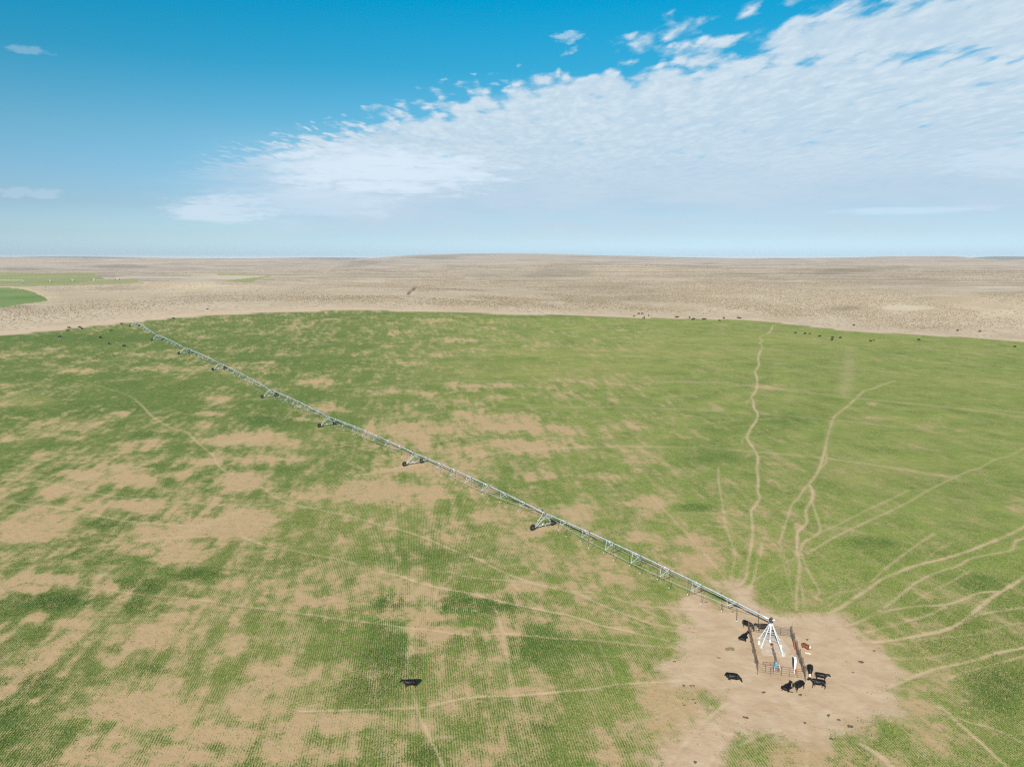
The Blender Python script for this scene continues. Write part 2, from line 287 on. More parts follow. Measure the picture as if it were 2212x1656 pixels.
B = [  # bare blobs: crop, x, y, rx, ry, strength
 ('G',1032,899,60,14,.75),('G',1117,902,60,10,.75),('G',1087,921,60,12,.7),('G',1021,990,45,25,.65),('G',904,1012,70,10,.6),('G',860,925,120,16,.7),('G',1130,960,60,12,.6),('G',1200,930,60,18,.5),('G',960,1010,70,30,.45),
 ('G',868,785,60,5,.6),('G',685,827,60,8,.7),('G',1062,833,80,8,.65),('G',1076,857,50,8,.5),('G',868,846,140,8,.45),('G',685,880,60,12,.5),('G',787,1049,90,18,.5),('G',677,1060,70,18,.6),('G',886,1067,110,26,.55),
 ('G',1036,1118,50,15,.4),('G',1160,1027,60,12,.6),('G',1318,1034,30,12,.5),('G',1410,1089,60,14,.6),('G',1366,1159,50,12,.5),('G',1263,1104,70,20,.5),('G',1160,968,90,14,.5),('G',1197,1140,45,8,.75),('G',1150,1153,30,8,.6),
 ('G',533,1038,55,22,.95),('G',314,1091,75,14,.95),('G',485,1137,100,22,.9),('G',547,1117,60,22,.85),('G',649,1069,60,14,.6),('G',393,1151,50,12,.6),('G',533,946,90,16,.85),('G',620,952,40,8,.6),('G',301,963,55,14,.75),('G',297,1038,50,14,.8),
 ('G',376,1025,40,10,.5),('G',178,1025,35,10,.75),('G',137,1062,45,14,.75),('G',99,984,30,10,.75),('G',164,990,40,8,.55),('G',154,946,35,6,.6),('G',109,937,25,5,.5),('G',263,891,15,5,.6),('G',455,893,30,6,.65),('G',14,943,20,12,.6),
 ('G',444,996,35,8,.7),('G',51,1158,50,14,.85),('G',85,1124,80,20,.7),('G',20,1137,30,20,.65),('G',386,1202,50,25,.8),('G',308,1192,30,10,.65),('G',68,1271,35,10,.85),('G',102,1250,50,12,.75),('G',239,1267,15,15,.65),('G',489,1083,40,12,.5),
 ('G',632,990,40,12,.45),('G',718,881,40,14,.5),('G',85,1334,30,12,.65),('G',130,1345,60,12,.65),('G',335,1362,50,22,.8),('G',295,1380,40,15,.7),('G',376,1334,30,12,.65),('G',513,1389,35,25,.6),('G',239,1536,60,18,.7),('G',300,1515,50,20,.6),
 ('G',403,1628,60,20,.9),('G',461,1584,90,22,.8),('G',342,1550,80,20,.65),('G',20,1447,30,15,.5),('G',68,1512,20,10,.5),('G',232,1420,30,20,.55),('G',273,1389,40,20,.6),('G',393,1300,50,10,.55),('G',684,1297,50,14,.65),('G',564,1293,15,8,.5),
 ('G',212,1635,80,18,.55),('G',718,1625,50,20,.5),('G',608,1628,20,20,.5),('G',917,1359,50,10,.75),('G',991,1363,60,12,.65),('G',1085,1363,25,10,.65),('G',905,1347,25,8,.6),('G',1046,1285,35,6,.9),('G',1171,1265,80,10,.75),('G',1347,1359,30,10,.5),
 ('G',780,1554,60,18,.7),('G',725,1570,35,20,.55),('G',1116,1492,50,10,.6),('G',1288,1633,60,15,.4),('G',1425,1476,30,15,.6),('G',956,1332,60,8,.4),('G',600,1470,60,40,.35),('G',540,1530,60,30,.4),
 ('G',1411,1085,20,15,.65),('G',1477,1169,45,14,.55),('G',1506,1212,50,25,.6),('G',1550,882,17,7,.55),('G',1660,904,30,4,.6),('G',1660,834,50,7,.4),('G',1893,902,50,4,.5),('G',2018,920,40,10,.4),('G',2076,928,20,5,.55),('G',1886,871,15,5,.55),
 ('G',2120,1019,30,12,.35),('G',2200,1099,30,12,.6),('G',1988,960,80,14,.35),('G',1725,1134,12,8,.9),
 ('G',940,690,60,3,.55),('G',960,735,30,7,.6),('G',640,705,40,3,.45),('G',870,720,60,6,.3),('G',188,800,70,6,.7),('G',107,786,20,4,.6),('G',102,751,25,4,.65),('G',54,738,20,3,.6),('G',344,795,110,6,.55),('G',403,798,30,4,.6),
 ('G',403,771,90,5,.45),('G',376,756,20,4,.5),('G',470,862,40,7,.6),('G',457,892,40,6,.6),('G',258,892,20,5,.55),('G',577,782,30,4,.55),('G',411,720,15,3,.5),('G',497,741,25,3,.45),('G',13,771,20,6,.5),('G',295,765,30,3,.5),
 ('G',986,733,40,6,.65),('G',938,698,35,8,.5),('G',849,716,40,5,.5),('G',794,714,20,4,.5),('G',996,684,20,2,.5),('G',1071,695,30,3,.45),('G',719,689,20,2,.5),('G',200,1090,30,8,.5),('G',560,995,60,10,.4),('G',640,905,50,6,.4),('G',1560,700,20,2,.4),
 ('G',1500,1310,60,30,.55),('G',1450,1540,80,80,.40),('G',1500,1470,60,60,.4),('G',1760,1640,200,50,.42),('G',1960,1530,90,30,.45),('G',2010,1470,80,30,.35),('G',1900,1370,50,30,.45),('G',2000,1600,70,50,.35),
]
L = [('G',585,908,65,12,1),('G',342,939,60,8,.8),('G',113,1025,40,12,.9),('G',320,1120,60,8,.8),('G',219,1131,60,14,.9),('G',440,1117,40,8,.8),('G',308,1267,60,18,.9),('G',438,1240,60,14,.9),('G',137,1300,90,20,1),('G',290,1310,40,22,.9),('G',20,1550,40,50,.7),
 ('G',68,1480,60,40,.7),('G',328,1447,40,14,.8),('G',839,1420,75,80,1),('G',1015,1305,110,20,1),('G',847,1300,50,20,.9),('G',792,1490,70,50,.9),('G',1190,1398,110,50,.55),('G',913,1632,50,30,.8),('G',1151,1574,50,14,.6),('G',1495,1096,60,12,1),('G',1879,1169,70,14,.8),
 ('G',1514,975,90,30,.6),('G',2149,1488,80,60,.9),('G',2050,1400,80,30,.3),('G',60,1080,60,14,.6),('G',50,700+30,200,10,.4),('G',640,1210,80,20,.3),('G',900,1200,150,25,.35),('G',1300,680,500,6,.6),('G',260,730,160,12,.5),('G',2120,1260,60,20,.5),('G',1690,905,70,12,.4),('G',700,745,140,10,.5),('G',90,880,160,16,.4),('G',150,1010,60,8,.5)]
Y = [('G',60,865,70,18,.9),('G',1230,800,300,25,.7),('G',1400,760,400,18,.5),('G',1150,1200,160,40,.4),('G',820,1240,60,14,.6),('G',700,1500,500,140,.45),('G',600,1180,200,60,.4),('G',1830,940,40,60,.5),('G',2060,830,160,20,.5),('G',1900,1010,160,30,.5),('G',760,1110,200,60,.45),('G',1750,1450,500,220,.35),
 ('G',1500,1240,80,40,.4),('G',1290,1560,150,80,.4),('G',400,1390,300,60,.3),('G',640,960,60,14,.5),('G',700,935,80,14,.5),('G',1280,1350,80,40,.45),('G',1700,740,500,25,.45)]
YARD = [(400,190),(520,225),(600,205),(585,150),(570,110),(640,150),(700,215),(760,255),(850,285),(950,290),(1060,290),(1170,290),(1230,340),(1270,390),(1310,440),(1420,520),(1470,620),(1480,700),(1520,760),(1540,810),(1480,850),(1400,870),(1330,940),(1200,960),(1050,980),(900,960),(750,930),(640,980),(560,1060),(520,1160),(225,1160),(330,1000),(440,860),(500,780),(400,680),(290,640),(300,560),(290,450),(340,300)]

def world_pts(tag, pts): return np.array([cr(tag, *p) for p in pts])
def smooth_poly(P, n=4):
    out = []
    Q = np.vstack([2 * P[0] - P[1], P, 2 * P[-1] - P[-2]])
    for i in range(1, len(Q) - 2):
        p0, p1, p2, p3 = Q[i - 1], Q[i], Q[i + 1], Q[i + 2]
        for k in range(n):
            t = k / n
            out.append(.5 * ((2 * p1) + (-p0 + p2) * t + (2 * p0 - 5 * p1 + 4 * p2 - p3) * t * t + (-p0 + 3 * p1 - 3 * p2 + p3) * t ** 3))
    out.append(P[-1]); return np.array(out)
def seg_dist(x, y, P, reach):
    d = np.full(x.shape, 1e9)
    for i in range(len(P) - 1):
        a, b = P[i], P[i + 1]
        m = (x > min(a[0], b[0]) - reach) & (x < max(a[0], b[0]) + reach) & (y > min(a[1], b[1]) - reach) & (y < max(a[1], b[1]) + reach)
        idx = np.nonzero(m)[0]
        if not len(idx): continue
        ab = b - a; L2 = ab @ ab + 1e-9
        t = np.clip(((x[idx] - a[0]) * ab[0] + (y[idx] - a[1]) * ab[1]) / L2, 0, 1)
        dd = np.hypot(x[idx] - a[0] - t * ab[0], y[idx] - a[1] - t * ab[1])
        d[idx] = np.minimum(d[idx], dd)
    return d
def inside(x, y, P):
    r = np.zeros(x.shape, bool)
    m = (x > P[:, 0].min()) & (x < P[:, 0].max()) & (y > P[:, 1].min()) & (y < P[:, 1].max())
    idx = np.nonzero(m)[0]; xx = x[idx]; yy = y[idx]; c = np.zeros(len(idx), bool)
    for i in range(len(P)):
        a, b = P[i - 1], P[i]
        if a[1] == b[1]: continue
        c ^= ((a[1] > yy) != (b[1] > yy)) & (xx < (b[0] - a[0]) * (yy - a[1]) / (b[1] - a[1]) + a[0])
    r[idx] = c; return r
def soft_inside(x, y, P, reach):             # signed distance to a polygon, positive inside, clamped to reach
    d = seg_dist(x, y, np.vstack([P, P[:1]]), reach); d = np.minimum(d, reach)
    return np.where(inside(x, y, P), d, -d)
def blob_world(b):
    tag, x, y, rx, ry, s = b
    p = cr(tag, x, y); a = cr(tag, x + rx, y) - p
    q0 = cr(tag, x, y - ry); q1 = cr(tag, x, y + ry); v = (q0 - q1) / 2; c = (q0 + q1) / 2 * .5 + p * .5
    v = np.where(np.hypot(*v) > 9 * np.hypot(*a), v * 9 * np.hypot(*a) / np.hypot(*v), v)
    return c, np.linalg.inv(np.array([a, v]).T), s, max(np.hypot(*a), np.hypot(*v)) * 1.6
BW, LW, YW = [[blob_world(b) for b in q] for q in (B, L, Y)]
def blobs(x, y, Q, base=0., hi=1.5, lo=.25):
    out = np.full(x.shape, base)
    for c, M, s, rr in Q:
        idx = np.nonzero((abs(x - c[0]) < rr) & (abs(y - c[1]) < rr))[0]
        if not len(idx): continue
        dx = x[idx] - c[0]; dy = y[idx] - c[1]
        u = M[0, 0] * dx + M[0, 1] * dy; v = M[1, 0] * dx + M[1, 1] * dy
        w = s * sst(np.hypot(u, v), hi, lo)
        out[idx] = np.maximum(out[idx], w) + .25 * np.minimum(out[idx], w)
    return out
PW = [(smooth_poly(world_pts(t, p)), w, s) for t, w, s, p in PATHS]
YARDW = smooth_poly(world_pts('R6', YARD + YARD[:1]), 3)
# outer edge of the irrigated circle: radius by bearing from the pivot, traced
EDGE = [at(*p) for p in [(0,725),(150,710),(420,683),(600,674),(750,670),(1100,678),(1380,686),(1640,692),(1840,715),(2212,737)]]
_ea = np.array([math.atan2(e[0] - PX, e[1] - PY) for e in EDGE]); _er = np.array([math.hypot(e[0] - PX, e[1] - PY) for e in EDGE])
_ea = np.concatenate([[-math.pi, _ea[0] - .35], _ea, [_ea[-1] + .35, math.pi]]); _er = np.concatenate([[400, 400], _er, [400, 400]])
def edge_radius(x, y):
    return np.interp(np.arctan2(x - PX, y - PY), _ea, _er)
FAR = {
 'F1': ('Z0', [(-200,296),(0,300),(60,300),(150,308),(220,330),(280,358),(305,380),(250,390),(150,402),(60,418),(-200,450)]),
 'F2': ('Z0', [(-300,207),(590,207),(660,243),(560,262),(330,285),(200,290),(-300,292)]),
 'F2b': ('Z0', [(640,250),(860,240),(910,272),(700,276),(400,283),(560,262)]),
 'F3': ('Z0', [(596,213),(1400,217),(1790,220),(1650,235),(1400,255),(910,270),(862,240),(662,243)]),
 'F4': ('Z0', [(1420,258),(1560,240),(1700,224),(1722,224),(1650,240),(1480,263)]),
 'F5': ('Z0', [(1370,211),(1600,213),(1590,221),(1380,221)]),
 'F6': ('Z0', [(0,292),(60,292),(180,300),(260,330),(320,378),(300,384),(275,362),(215,336),(150,314),(60,303),(0,303)]),
}
FARW = {k: world_pts(t, p) for k, (t, p) in FAR.items()}
GUL = [(smooth_poly(world_pts('Z1', [(525,340),(540,322),(560,312),(572,296),(600,292)])), 1.6, 1.0), (smooth_poly(world_pts('Z1', [(600,292),(635,290),(670,280)])), 1.3, .6)]
SCAR = [(smooth_poly(world_pts('Z2', [(740,470),(790,500),(840,535),(920,560),(1010,578),(1130,590)])), 5.0, .9),
        (smooth_poly(world_pts('Z2', [(130,385),(240,365),(330,345)])), 6.0, .5), (smooth_poly(world_pts('Z0', [(2020,212),(2070,190),(2110,170)])), 5.0, .5),
        (smooth_poly(world_pts('Z0', [(420,440),(415,400)])), 2.0, .4), (smooth_poly(world_pts('Z0', [(200,300),(330,370)])), 12.0, .5), (smooth_poly(world_pts('Z0', [(300,372),(700,340),(1000,330)])), 12.0, .35),
        (smooth_poly(world_pts('Z0', [(700,400),(1000,375),(1120,330),(1300,280),(1600,250)])), 9.0, .5)]
SAGE = [('Z0',760,165,220,14,.9),('Z0',1150,150,200,12,.6),('Z0',120,183,170,12,.7),('Z0',540,117,90,4,.7),('Z0',750,300,240,16,.5),('Z1',690,108,180,12,1.),('Z1',900,92,260,5,.7),('Z1',300,140,180,10,.6),('Z1',1500,200,240,36,.5),('Z1',1200,230,300,30,.4),('Z1',1620,105,130,5,.6),
        ('ZR',1200,185,300,8,.7),('ZR',1080,430,150,16,.6),('ZR',300,215,300,20,.4),('ZR',800,200,160,20,.4),('ZR',1650,380,200,30,.3),('Z1',1700,330,500,80,.3),('ZR',1700,108,60,3,.6),('Z0',100,420,140,20,.4),('Z0',2000,370,180,20,.3)]
PALE = [('ZR',1450,430,230,20,.7),('ZR',2050,310,200,30,.6),('ZR',1800,310,200,20,.5),('ZR',800,330,160,20,.3),('Z1',920,243,60,7,.8),('Z1',300,260,120,14,.5),('Z0',1370,285,90,10,.6),('Z0',1700,270,200,20,.4),('Z0',1000,400,300,30,.4),('ZR',600,135,200,8,.5),('ZR',2100,150,120,8,.9),('Z1',950,98,40,3,.8),('Z1',1880,120,40,3,.7),('Z0',700,220,60,6,.5),('Z0',1890,136,30,3,.9),('Z1',1400,130,400,8,.4)]
ORNG = [('ZR',2140,543,40,4,.9),('ZR',1950,590,260,12,.4),('Z1',150,330,200,20,.5),('Z1',800,425,200,10,.5),('Z0',1900,380,120,12,.7),('Z0',850,370,150,8,.6),('Z0',150,335,120,14,.6),('Z0',1000,450,500,8,.5),('Z0',900,320,120,10,.4),('Z0',350,500,400,10,.3),('ZR',1600,470,60,30,.3)]
SW, LP, OW = [[blob_world(b) for b in q] for q in (SAGE, PALE, ORNG)]
ROWA = R(-7.6)                                # direction of the drill rows
rc, rs = math.cos(ROWA), math.sin(ROWA)
TOW = []                                      # drive-tower ground points, filled from the photograph
for a, b in [((1150,1145),(1194,1133)),((874,1006),(910,999)),((690,922),(722,917)),((568,859),(594,856)),((461,799),(484,797)),((388,765),(408,762)),((330,735),(348,734)),((283,705),(298,704))]:
    TOW.append((at(*a) + at(*b)) / 2)
def masks(x, y):
    """bare soil, worn path, lushness, dryness, region (0 field, 1 rangeland, 2 road, 3 yard, 4.. far fields), sage, pale, orange"""
    X = x - PX; Yy = y - PY; rp = np.hypot(X, Yy)
    er = edge_radius(x, y) + (fbm(x / 9, y / 9, 3, 40) - .5) * 2.5
    field = sst(er - rp, -.6, .6)
    n1 = fbm(x / 22, y / 22, 5, 1, .58); n2 = fbm(x / 5.5, y / 5.5, 4, 2, .6); n3 = fbm(x / 1.6, y / 1.6, 3, 3, .6)
    # streaks: patches drawn out along the rows and along the wheel circles
    u = x * rc - y * rs; v = x * rs + y * rc
    n4 = fbm(u / 2.2, v / 14, 3, 4, .6)
    b = blobs(x, y, BW)
    side = sst(x - (.13 * y + 40), -60, 60)       # the right half stands thicker
    n5 = fbm(u / 1.1, v / 5, 2, 6, .6)
    b = b + ((n1 - .5) * .95 + (n2 - .5) * 1.1 + (n3 - .5) * .9 + (n4 - .5) * 1.0 + (n5 - .5) * .7) * (1 - .45 * side)
    near = sst(y, 240, 90)
    lb = blobs(x, y, LW)
    b = b + .42 * near * (1 - side) - .09 * side + .09 - .42 * np.clip(lb, 0, 1)
    # tracks worn by the drive wheels
    ring = np.zeros(x.shape)
    for i, t in enumerate(TOW):
        rt = math.hypot(t[0] - PX, t[1] - PY)
        st = (.25, .38, .25, .2, .26, .2, .16, .12)[i]
        ring = np.maximum(ring, st * np.exp(-((rp - rt + (n1 - .5) * 1.5) / (.7 + .25 * i)) ** 2) * sst(n2 * .6 + n1 * .4, .36, .55))
    yd = soft_inside(x, y, YARDW, 9.0)
    yd = yd + (n2 - .5) * 5.5 + (n3 - .5) * 2.0 + (n4 - .5) * 1.5
    yard = sst(yd, -4.6, 3.4)
    b = .86 * sst(b, -.18, 1.05)
    path = ring
    wob = (n3 - .5)
    for P, w, s in PW:
        m = (x > P[:, 0].min() - 3 * w - 1) & (x < P[:, 0].max() + 3 * w + 1) & (y > P[:, 1].min() - 3 * w - 1) & (y < P[:, 1].max() + 3 * w + 1)
        idx = np.nonzero(m)[0]
        if not len(idx): continue
        d = seg_dist(x[idx], y[idx], P, w * 3 + .5)
        ww = w * (.33 + .5 * wob[idx])
        dist = np.hypot(x[idx], y[idx])
        soft = .12 + dist * .0015 + (w * .3 if w > 2 else 0)
        k = (1.2 - .18 * (x[idx] < 20)) * s * np.clip(.68 + 1.2 * (n2[idx] - .35), .25, 1.) * sst(d, ww * .5 + soft * 1.3, ww * .5 - soft * .9)
        path[idx] = np.maximum(path[idx], k)
    lush = lb * .9 + (fbm(x / 30, y / 30, 3, 21) - .5) * .9 + (n2 - .5) * .5
    dry = blobs(x, y, YW) + (fbm(x / 40, y / 26, 3, 25) - .5) * .8 + (n2 - .5) * .4
    region = np.where(rp > er, 1, 0).astype(int)
    wr = W_ROAD * (1 + .6 * sst(x, 0, -150))
    road = sst(rp - er, -.5, .8) * sst(wr + 5 * (n1 - .5) - (rp - er), -1, 2.0)
    region[(region == 1) & (rp < er + wr)] = 2
    nz_ = (fbm(x / 55, y / 90, 4, 71, .6) - .5)
    sage, pale, orng = [np.where(q > .02, .25 * q + .8 * q * sst(q + nz_ * 1.3, .30, .62), 0) for q in (blobs(x, y, W_, 0., 1.35, .5) for W_ in (SW, LP, OW))]
    gul = np.zeros(x.shape); scar = np.zeros(x.shape)
    for Q, arr in ((GUL, gul), (SCAR, scar)):
        for P, w, s in Q:
            d = seg_dist(x, y, P, w * 3); np.maximum(arr, s * sst(d, w, w * .3), out=arr)
    farg = np.zeros(x.shape)
    for k, val in (('F1', 1.), ('F2', .62), ('F2b', .4), ('F4', .65), ('F5', .55)):
        m = inside(x, y, FARW[k]); farg[m] = val; region[m] = 5
    m = inside(x, y, FARW['F3']); pale[m] = np.maximum(pale[m], .75); region[m] = 6
    m = inside(x, y, FARW['F6']) & (region != 5); pale[m] = .5; orng[m] = .7
    farg = farg * (.8 + .5 * (fbm(x / 60, y / 60, 3, 61) - .5))
    region[(region == 0) & (yard > .5)] = 3
    region[(region == 0) & (path > .42)] = 4
    return dict(bare=np.clip(b, 0, 1), path=np.clip(path, 0, 1), yard=yard, lush=np.clip(lush, 0, 1), dry=np.clip(dry, 0, 1), field=field, road=road,
                sage=np.clip(sage, 0, 1), pale=np.clip(pale, 0, 1), orng=np.clip(orng, 0, 1), gul=gul, scar=scar, farg=farg, region=region, n2=n2)

WS = 1.33                                     # traced units to metres, applied to everything at the end
# ---------------------------------------------------------------- materials
def mat(name, col, rough=.8, metal=0., spec=.3, var=0., vscale=2., bump=0., bscale=20., col2=None, thr=None):
    m = bpy.data.materials.new(name); m.use_nodes = True
    T = NT(m.node_tree); bs = m.node_tree.nodes['Principled BSDF']
    bs.inputs['Roughness'].default_value = rough; bs.inputs['Metallic'].default_value = metal
    bs.inputs['Specular IOR Level'].default_value = spec
    tc = T.n('ShaderNodeTexCoord').outputs['Object']
    c1 = col2 if col2 else tuple(c * (1 - var) for c in col)
    n = T.noise(tc, vscale, 4, .6)
    f = T.ss(n, *(thr or (.35, .65)))
    T.t.links.new(T.mix(f, col, c1), bs.inputs['Base Color'])
    if bump:
        bn = T.n('ShaderNodeBump', i={'Height': T.noise(tc, bscale, 3, .6), 'Strength': bump, 'Distance': .02}); T.t.links.new(bn.outputs[0], bs.inputs['Normal'])
    return m
M = dict(
 galv=mat('galvanised_steel', (.52, .55, .57), .42, .35, .5, .22, 1.2, .1, 8),
 white=mat('weathered_white_steel', (.60, .61, .60), .5, .1, .5, .18, 2.0),
 rust=mat('rusty_pipe_steel', (.075, .05, .038), .8, .1, .3, col2=(.16, .11, .085), vscale=5, thr=(.4, .6)),
 redrust=mat('orange_rust_steel', (.36, .13, .055), .85, 0, .2, .35, 6),
 brownpipe=mat('brown_rusted_pipe', (.22, .15, .11), .8, 0, .2, .4, 6),
 rubber=mat('black_tyre_rubber', (.018, .018, .019), .8, 0, .3, .0),
 hub=mat('wheel_rim_steel', (.58, .61, .63), .45, .4, .5, .2, 3),
 hose=mat('black_drop_hose', (.03, .03, .032), .6),
 black=mat('dark_gearbox_and_shade_paint', (.03, .035, .04), .5),
 nozz=mat('pale_plastic_nozzle', (.75, .76, .78), .5),
 concrete=mat('dusty_concrete', (.455, .345, .255), .9, col2=(.50, .40, .31), vscale=1.4, thr=(.42, .58), bump=.3),
 motor=mat('blue_grey_motor_paint', (.17, .25, .31), .5, .1, .4, .3, 5),
 blue=mat('bright_blue_paint', (.015, .33, .55), .45),
 panel=mat('white_cabinet_paint', (.72, .76, .80), .4),
 plastic=mat('white_plastic', (.80, .79, .77), .5),
 dung=mat('dried_dung', (.12, .085, .06), .95, 0, .1, .4, 8, .5, 20),
 clump=mat('dead_grass_clump', (.20, .15, .09), .95, 0, .1, .4, 8),
 hide=mat('black_cow_coat', (.008, .0072, .0072), .5, 0, .2, .4, 3),
 brown=mat('red_brown_cow_coat', (.17, .055, .026), .75, 0, .25, .4, 3),
 face=mat('white_face_coat', (.70, .60, .56), .8, 0, .2, .1, 6),
)
def ground_material():
    m = bpy.data.materials.new('open_ground'); m.use_nodes = True
    T = NT(m.node_tree); bs = m.node_tree.nodes['Principled BSDF']
    bs.inputs['Roughness'].default_value = .95; bs.inputs['Specular IOR Level'].default_value = .08
    def attr(n):
        a = T.n('ShaderNodeAttribute', attribute_name=n); s = T.n('ShaderNodeSeparateXYZ', i={0: a.outputs['Vector']}); return s.outputs
    cov, lush, dry = attr('cover'); path, yard, field = attr('worn'); road, sage, pale = attr('land'); orng, gul, scar = attr('marks'); farg = attr('crop')[0]
    P = T.n('ShaderNodeVectorMath', operation='SCALE', i={0: T.n('ShaderNodeNewGeometry').outputs['Position'], 'Scale': 1 / WS}).outputs[0]
    mp = T.n('ShaderNodeMapping', i={0: P}); mp.inputs['Rotation'].default_value = (0, 0, ROWA); Rw = mp.outputs[0]
    sp = T.n('ShaderNodeSeparateXYZ', i={0: Rw}); u, v = sp.outputs[0], sp.outputs[1]
    wobble = T.noise(P, .8, 2, .5)
    uu = T.m('ADD', u, T.m('MULTIPLY', wobble, .22))
    row = T.m('ADD', T.m('MULTIPLY', T.m('SINE', T.m('MULTIPLY', uu, 2 * math.pi / .265)), .5), .5)
    nf = T.noise(P, .9, 5, .66); nff = T.noise(P, 4.2, 3, .65)
    st = T.n('ShaderNodeMapping', i={0: Rw}); st.inputs['Scale'].default_value = (3.2, .6, 1); nrow = T.noise(st.outputs[0], 1.0, 3, .6)
    # vegetation cover on the field
    t = T.m('ADD', cov, T.m('MULTIPLY', T.m('SUBTRACT', nf, .5), 1.15))
    t = T.m('ADD', t, T.m('MULTIPLY', T.m('SUBTRACT', nff, .5), 1.6))
    t = T.m('ADD', t, T.m('MULTIPLY', T.m('SUBTRACT', nrow, .5), .55))
    t = T.m('ADD', t, T.m('MULTIPLY', T.m('SUBTRACT', row, .5), .62))
    g = T.ss(t, .34, .94)
    soil = T.mix(nf, (.39, .25, .138), (.47, .318, .182))
    soil = T.mix(T.ss(T.noise(P, .25, 4, .6), .35, .7), soil, (.43, .28, .152))
    straw = T.mix(nff, (.40, .325, .150), (.25, .21, .085))
    gr = T.mix(T.ss(nff, .3, .7), (.235, .275, .062), (.105, .152, .028))
    nb = T.noise(P, .11, 6, .68)
    gr = T.mix(T.m('MULTIPLY', T.ss(nb, .45, .70), .55), gr, (.06, .105, .017))
    gr = T.mix(T.m('MULTIPLY', T.ss(nb, .48, .30), .5), gr, (.31, .30, .085))
    lft = T.ss(T.m('SUBTRACT', sp.outputs[0], 0.), 70, -60)
    gr = T.mix(T.m('MULTIPLY', lft, .74), gr, (.055, .108, .018))
    gr = T.mix(T.m('MULTIPLY', lush, .75), gr, (.035, .095, .014))
    gr = T.mix(T.m('MULTIPLY', dry, .45), gr, (.32, .28, .09))
    under = T.mix(T.ss(T.m('ADD', T.m('ADD', cov, T.m('MULTIPLY', T.m('SUBTRACT', nf, .5), .9)), T.m('MULTIPLY', T.m('SUBTRACT', nff, .5), .6)), -.02, .60), soil, straw)
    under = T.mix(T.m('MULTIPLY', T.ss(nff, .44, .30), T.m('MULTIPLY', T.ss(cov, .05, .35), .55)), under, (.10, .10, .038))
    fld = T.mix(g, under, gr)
    ysoil = T.mix(T.ss(T.noise(P, .35, 5, .6), .3, .7), (.425, .288, .176), (.495, .358, .236))
    spk = T.ss(T.noise(P, 2.6, 3, .65), .62, .74)
    ysoil = T.mix(T.m('MULTIPLY', spk, .35), ysoil, (.31, .205, .115))
    psoil = T.mix(nf, (.44, .31, .175), (.52, .385, .24))
    fld = T.mix(T.m('MULTIPLY', path, .95), fld, psoil)
    yb = T.m('ADD', yard, T.m('MULTIPLY', T.m('SUBTRACT', nff, .5), T.m('MULTIPLY', T.m('MULTIPLY', yard, T.m('SUBTRACT', 1., yard)), 4.)))
    fld = T.mix(T.ss(yb, .25, .75), fld, ysoil)
    # dry rangeland
    big = T.noise(P, .006, 5, .6); midn = T.noise(P, .035, 5, .62); sm = T.noise(P, .35, 4, .65)
    rg = T.mix(T.ss(big, .35, .65), (.405, .305, .205), (.435, .335, .235))
    rg = T.mix(T.ss(midn, .4, .68), rg, (.47, .37, .265))
    rg = T.mix(T.m('MULTIPLY', T.ss(midn, .52, .36), .45), rg, (.37, .29, .185))
    rg = T.mix(T.m('MULTIPLY', T.ss(sm, .52, .68), .40), rg, (.26, .21, .13))
    vo = T.n('ShaderNodeTexVoronoi', i={'Vector': P, 'Scale': .28}); vo2 = T.n('ShaderNodeTexVoronoi', i={'Vector': P, 'Scale': .12})
    dist = T.n('ShaderNodeVectorMath', operation='LENGTH', i={0: P}).outputs['Value']
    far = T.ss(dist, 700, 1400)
    dots = T.m('MAXIMUM', T.m('MULTIPLY', T.ss(vo.outputs['Distance'], .42, .2), .55), T.m('MULTIPLY', T.ss(vo2.outputs['Distance'], .4, .2), T.m('MULTIPLY', far, .7)))
    dots = T.m('MULTIPLY', dots, T.ss(T.m('ADD', midn, T.m('MULTIPLY', sage, .35)), .36, .62))
    rg = T.mix(dots, rg, (.12, .095, .062))
    rg = T.mix(T.m('MULTIPLY', sage, .62), rg, T.mix(sm, (.12, .10, .072), (.22, .18, .13)))
    rg = T.mix(T.m('MULTIPLY', pale, .55), rg, (.53, .455, .35))
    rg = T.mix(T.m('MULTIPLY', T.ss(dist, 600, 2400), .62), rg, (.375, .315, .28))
    rg = T.mix(T.m('MULTIPLY', sage, .5), rg, (.17, .145, .115))
    strat = T.n('ShaderNodeMapping', i={0: P}); strat.inputs['Scale'].default_value = (.0035, .011, 1)
    rg = T.mix(T.m('MULTIPLY', T.m('MULTIPLY', T.ss(T.noise(strat.outputs[0], 1.0, 7, .7), .48, .60), T.ss(dist, 560, 1100)), .72), rg, (.19, .15, .12))
    rg = T.mix(T.m('MULTIPLY', T.m('MULTIPLY', T.ss(T.noise(strat.outputs[0], 4.3, 5, .65), .52, .38), T.ss(dist, 450, 900)), .35), rg, (.50, .41, .31))
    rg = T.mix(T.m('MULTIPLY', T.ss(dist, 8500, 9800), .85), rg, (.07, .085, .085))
    rg = T.mix(T.m('MULTIPLY', orng, .5), rg, (.48, .315, .185))
    rg = T.mix(T.m('MULTIPLY', scar, .5), rg, (.54, .43, .25))
    rg = T.mix(T.m('MULTIPLY', gul, .85), rg, (.13, .07, .045))
    rd = T.mix(sm, (.46, .33, .23), (.51, .38, .27))
    rg = T.mix(T.m('MULTIPLY', road, .75), rg, rd)
    fg = T.mix(T.ss(T.noise(P, .02, 4, .6), .35, .65), (.10, .185, .045), (.16, .21, .070))
    fg = T.mix(T.ss(farg, .9, .35), fg, (.29, .275, .125))
    rg = T.mix(T.ss(farg, .1, .3), rg, fg)
    T.t.links.new(T.mix(field, rg, fld), bs.inputs['Base Color'])
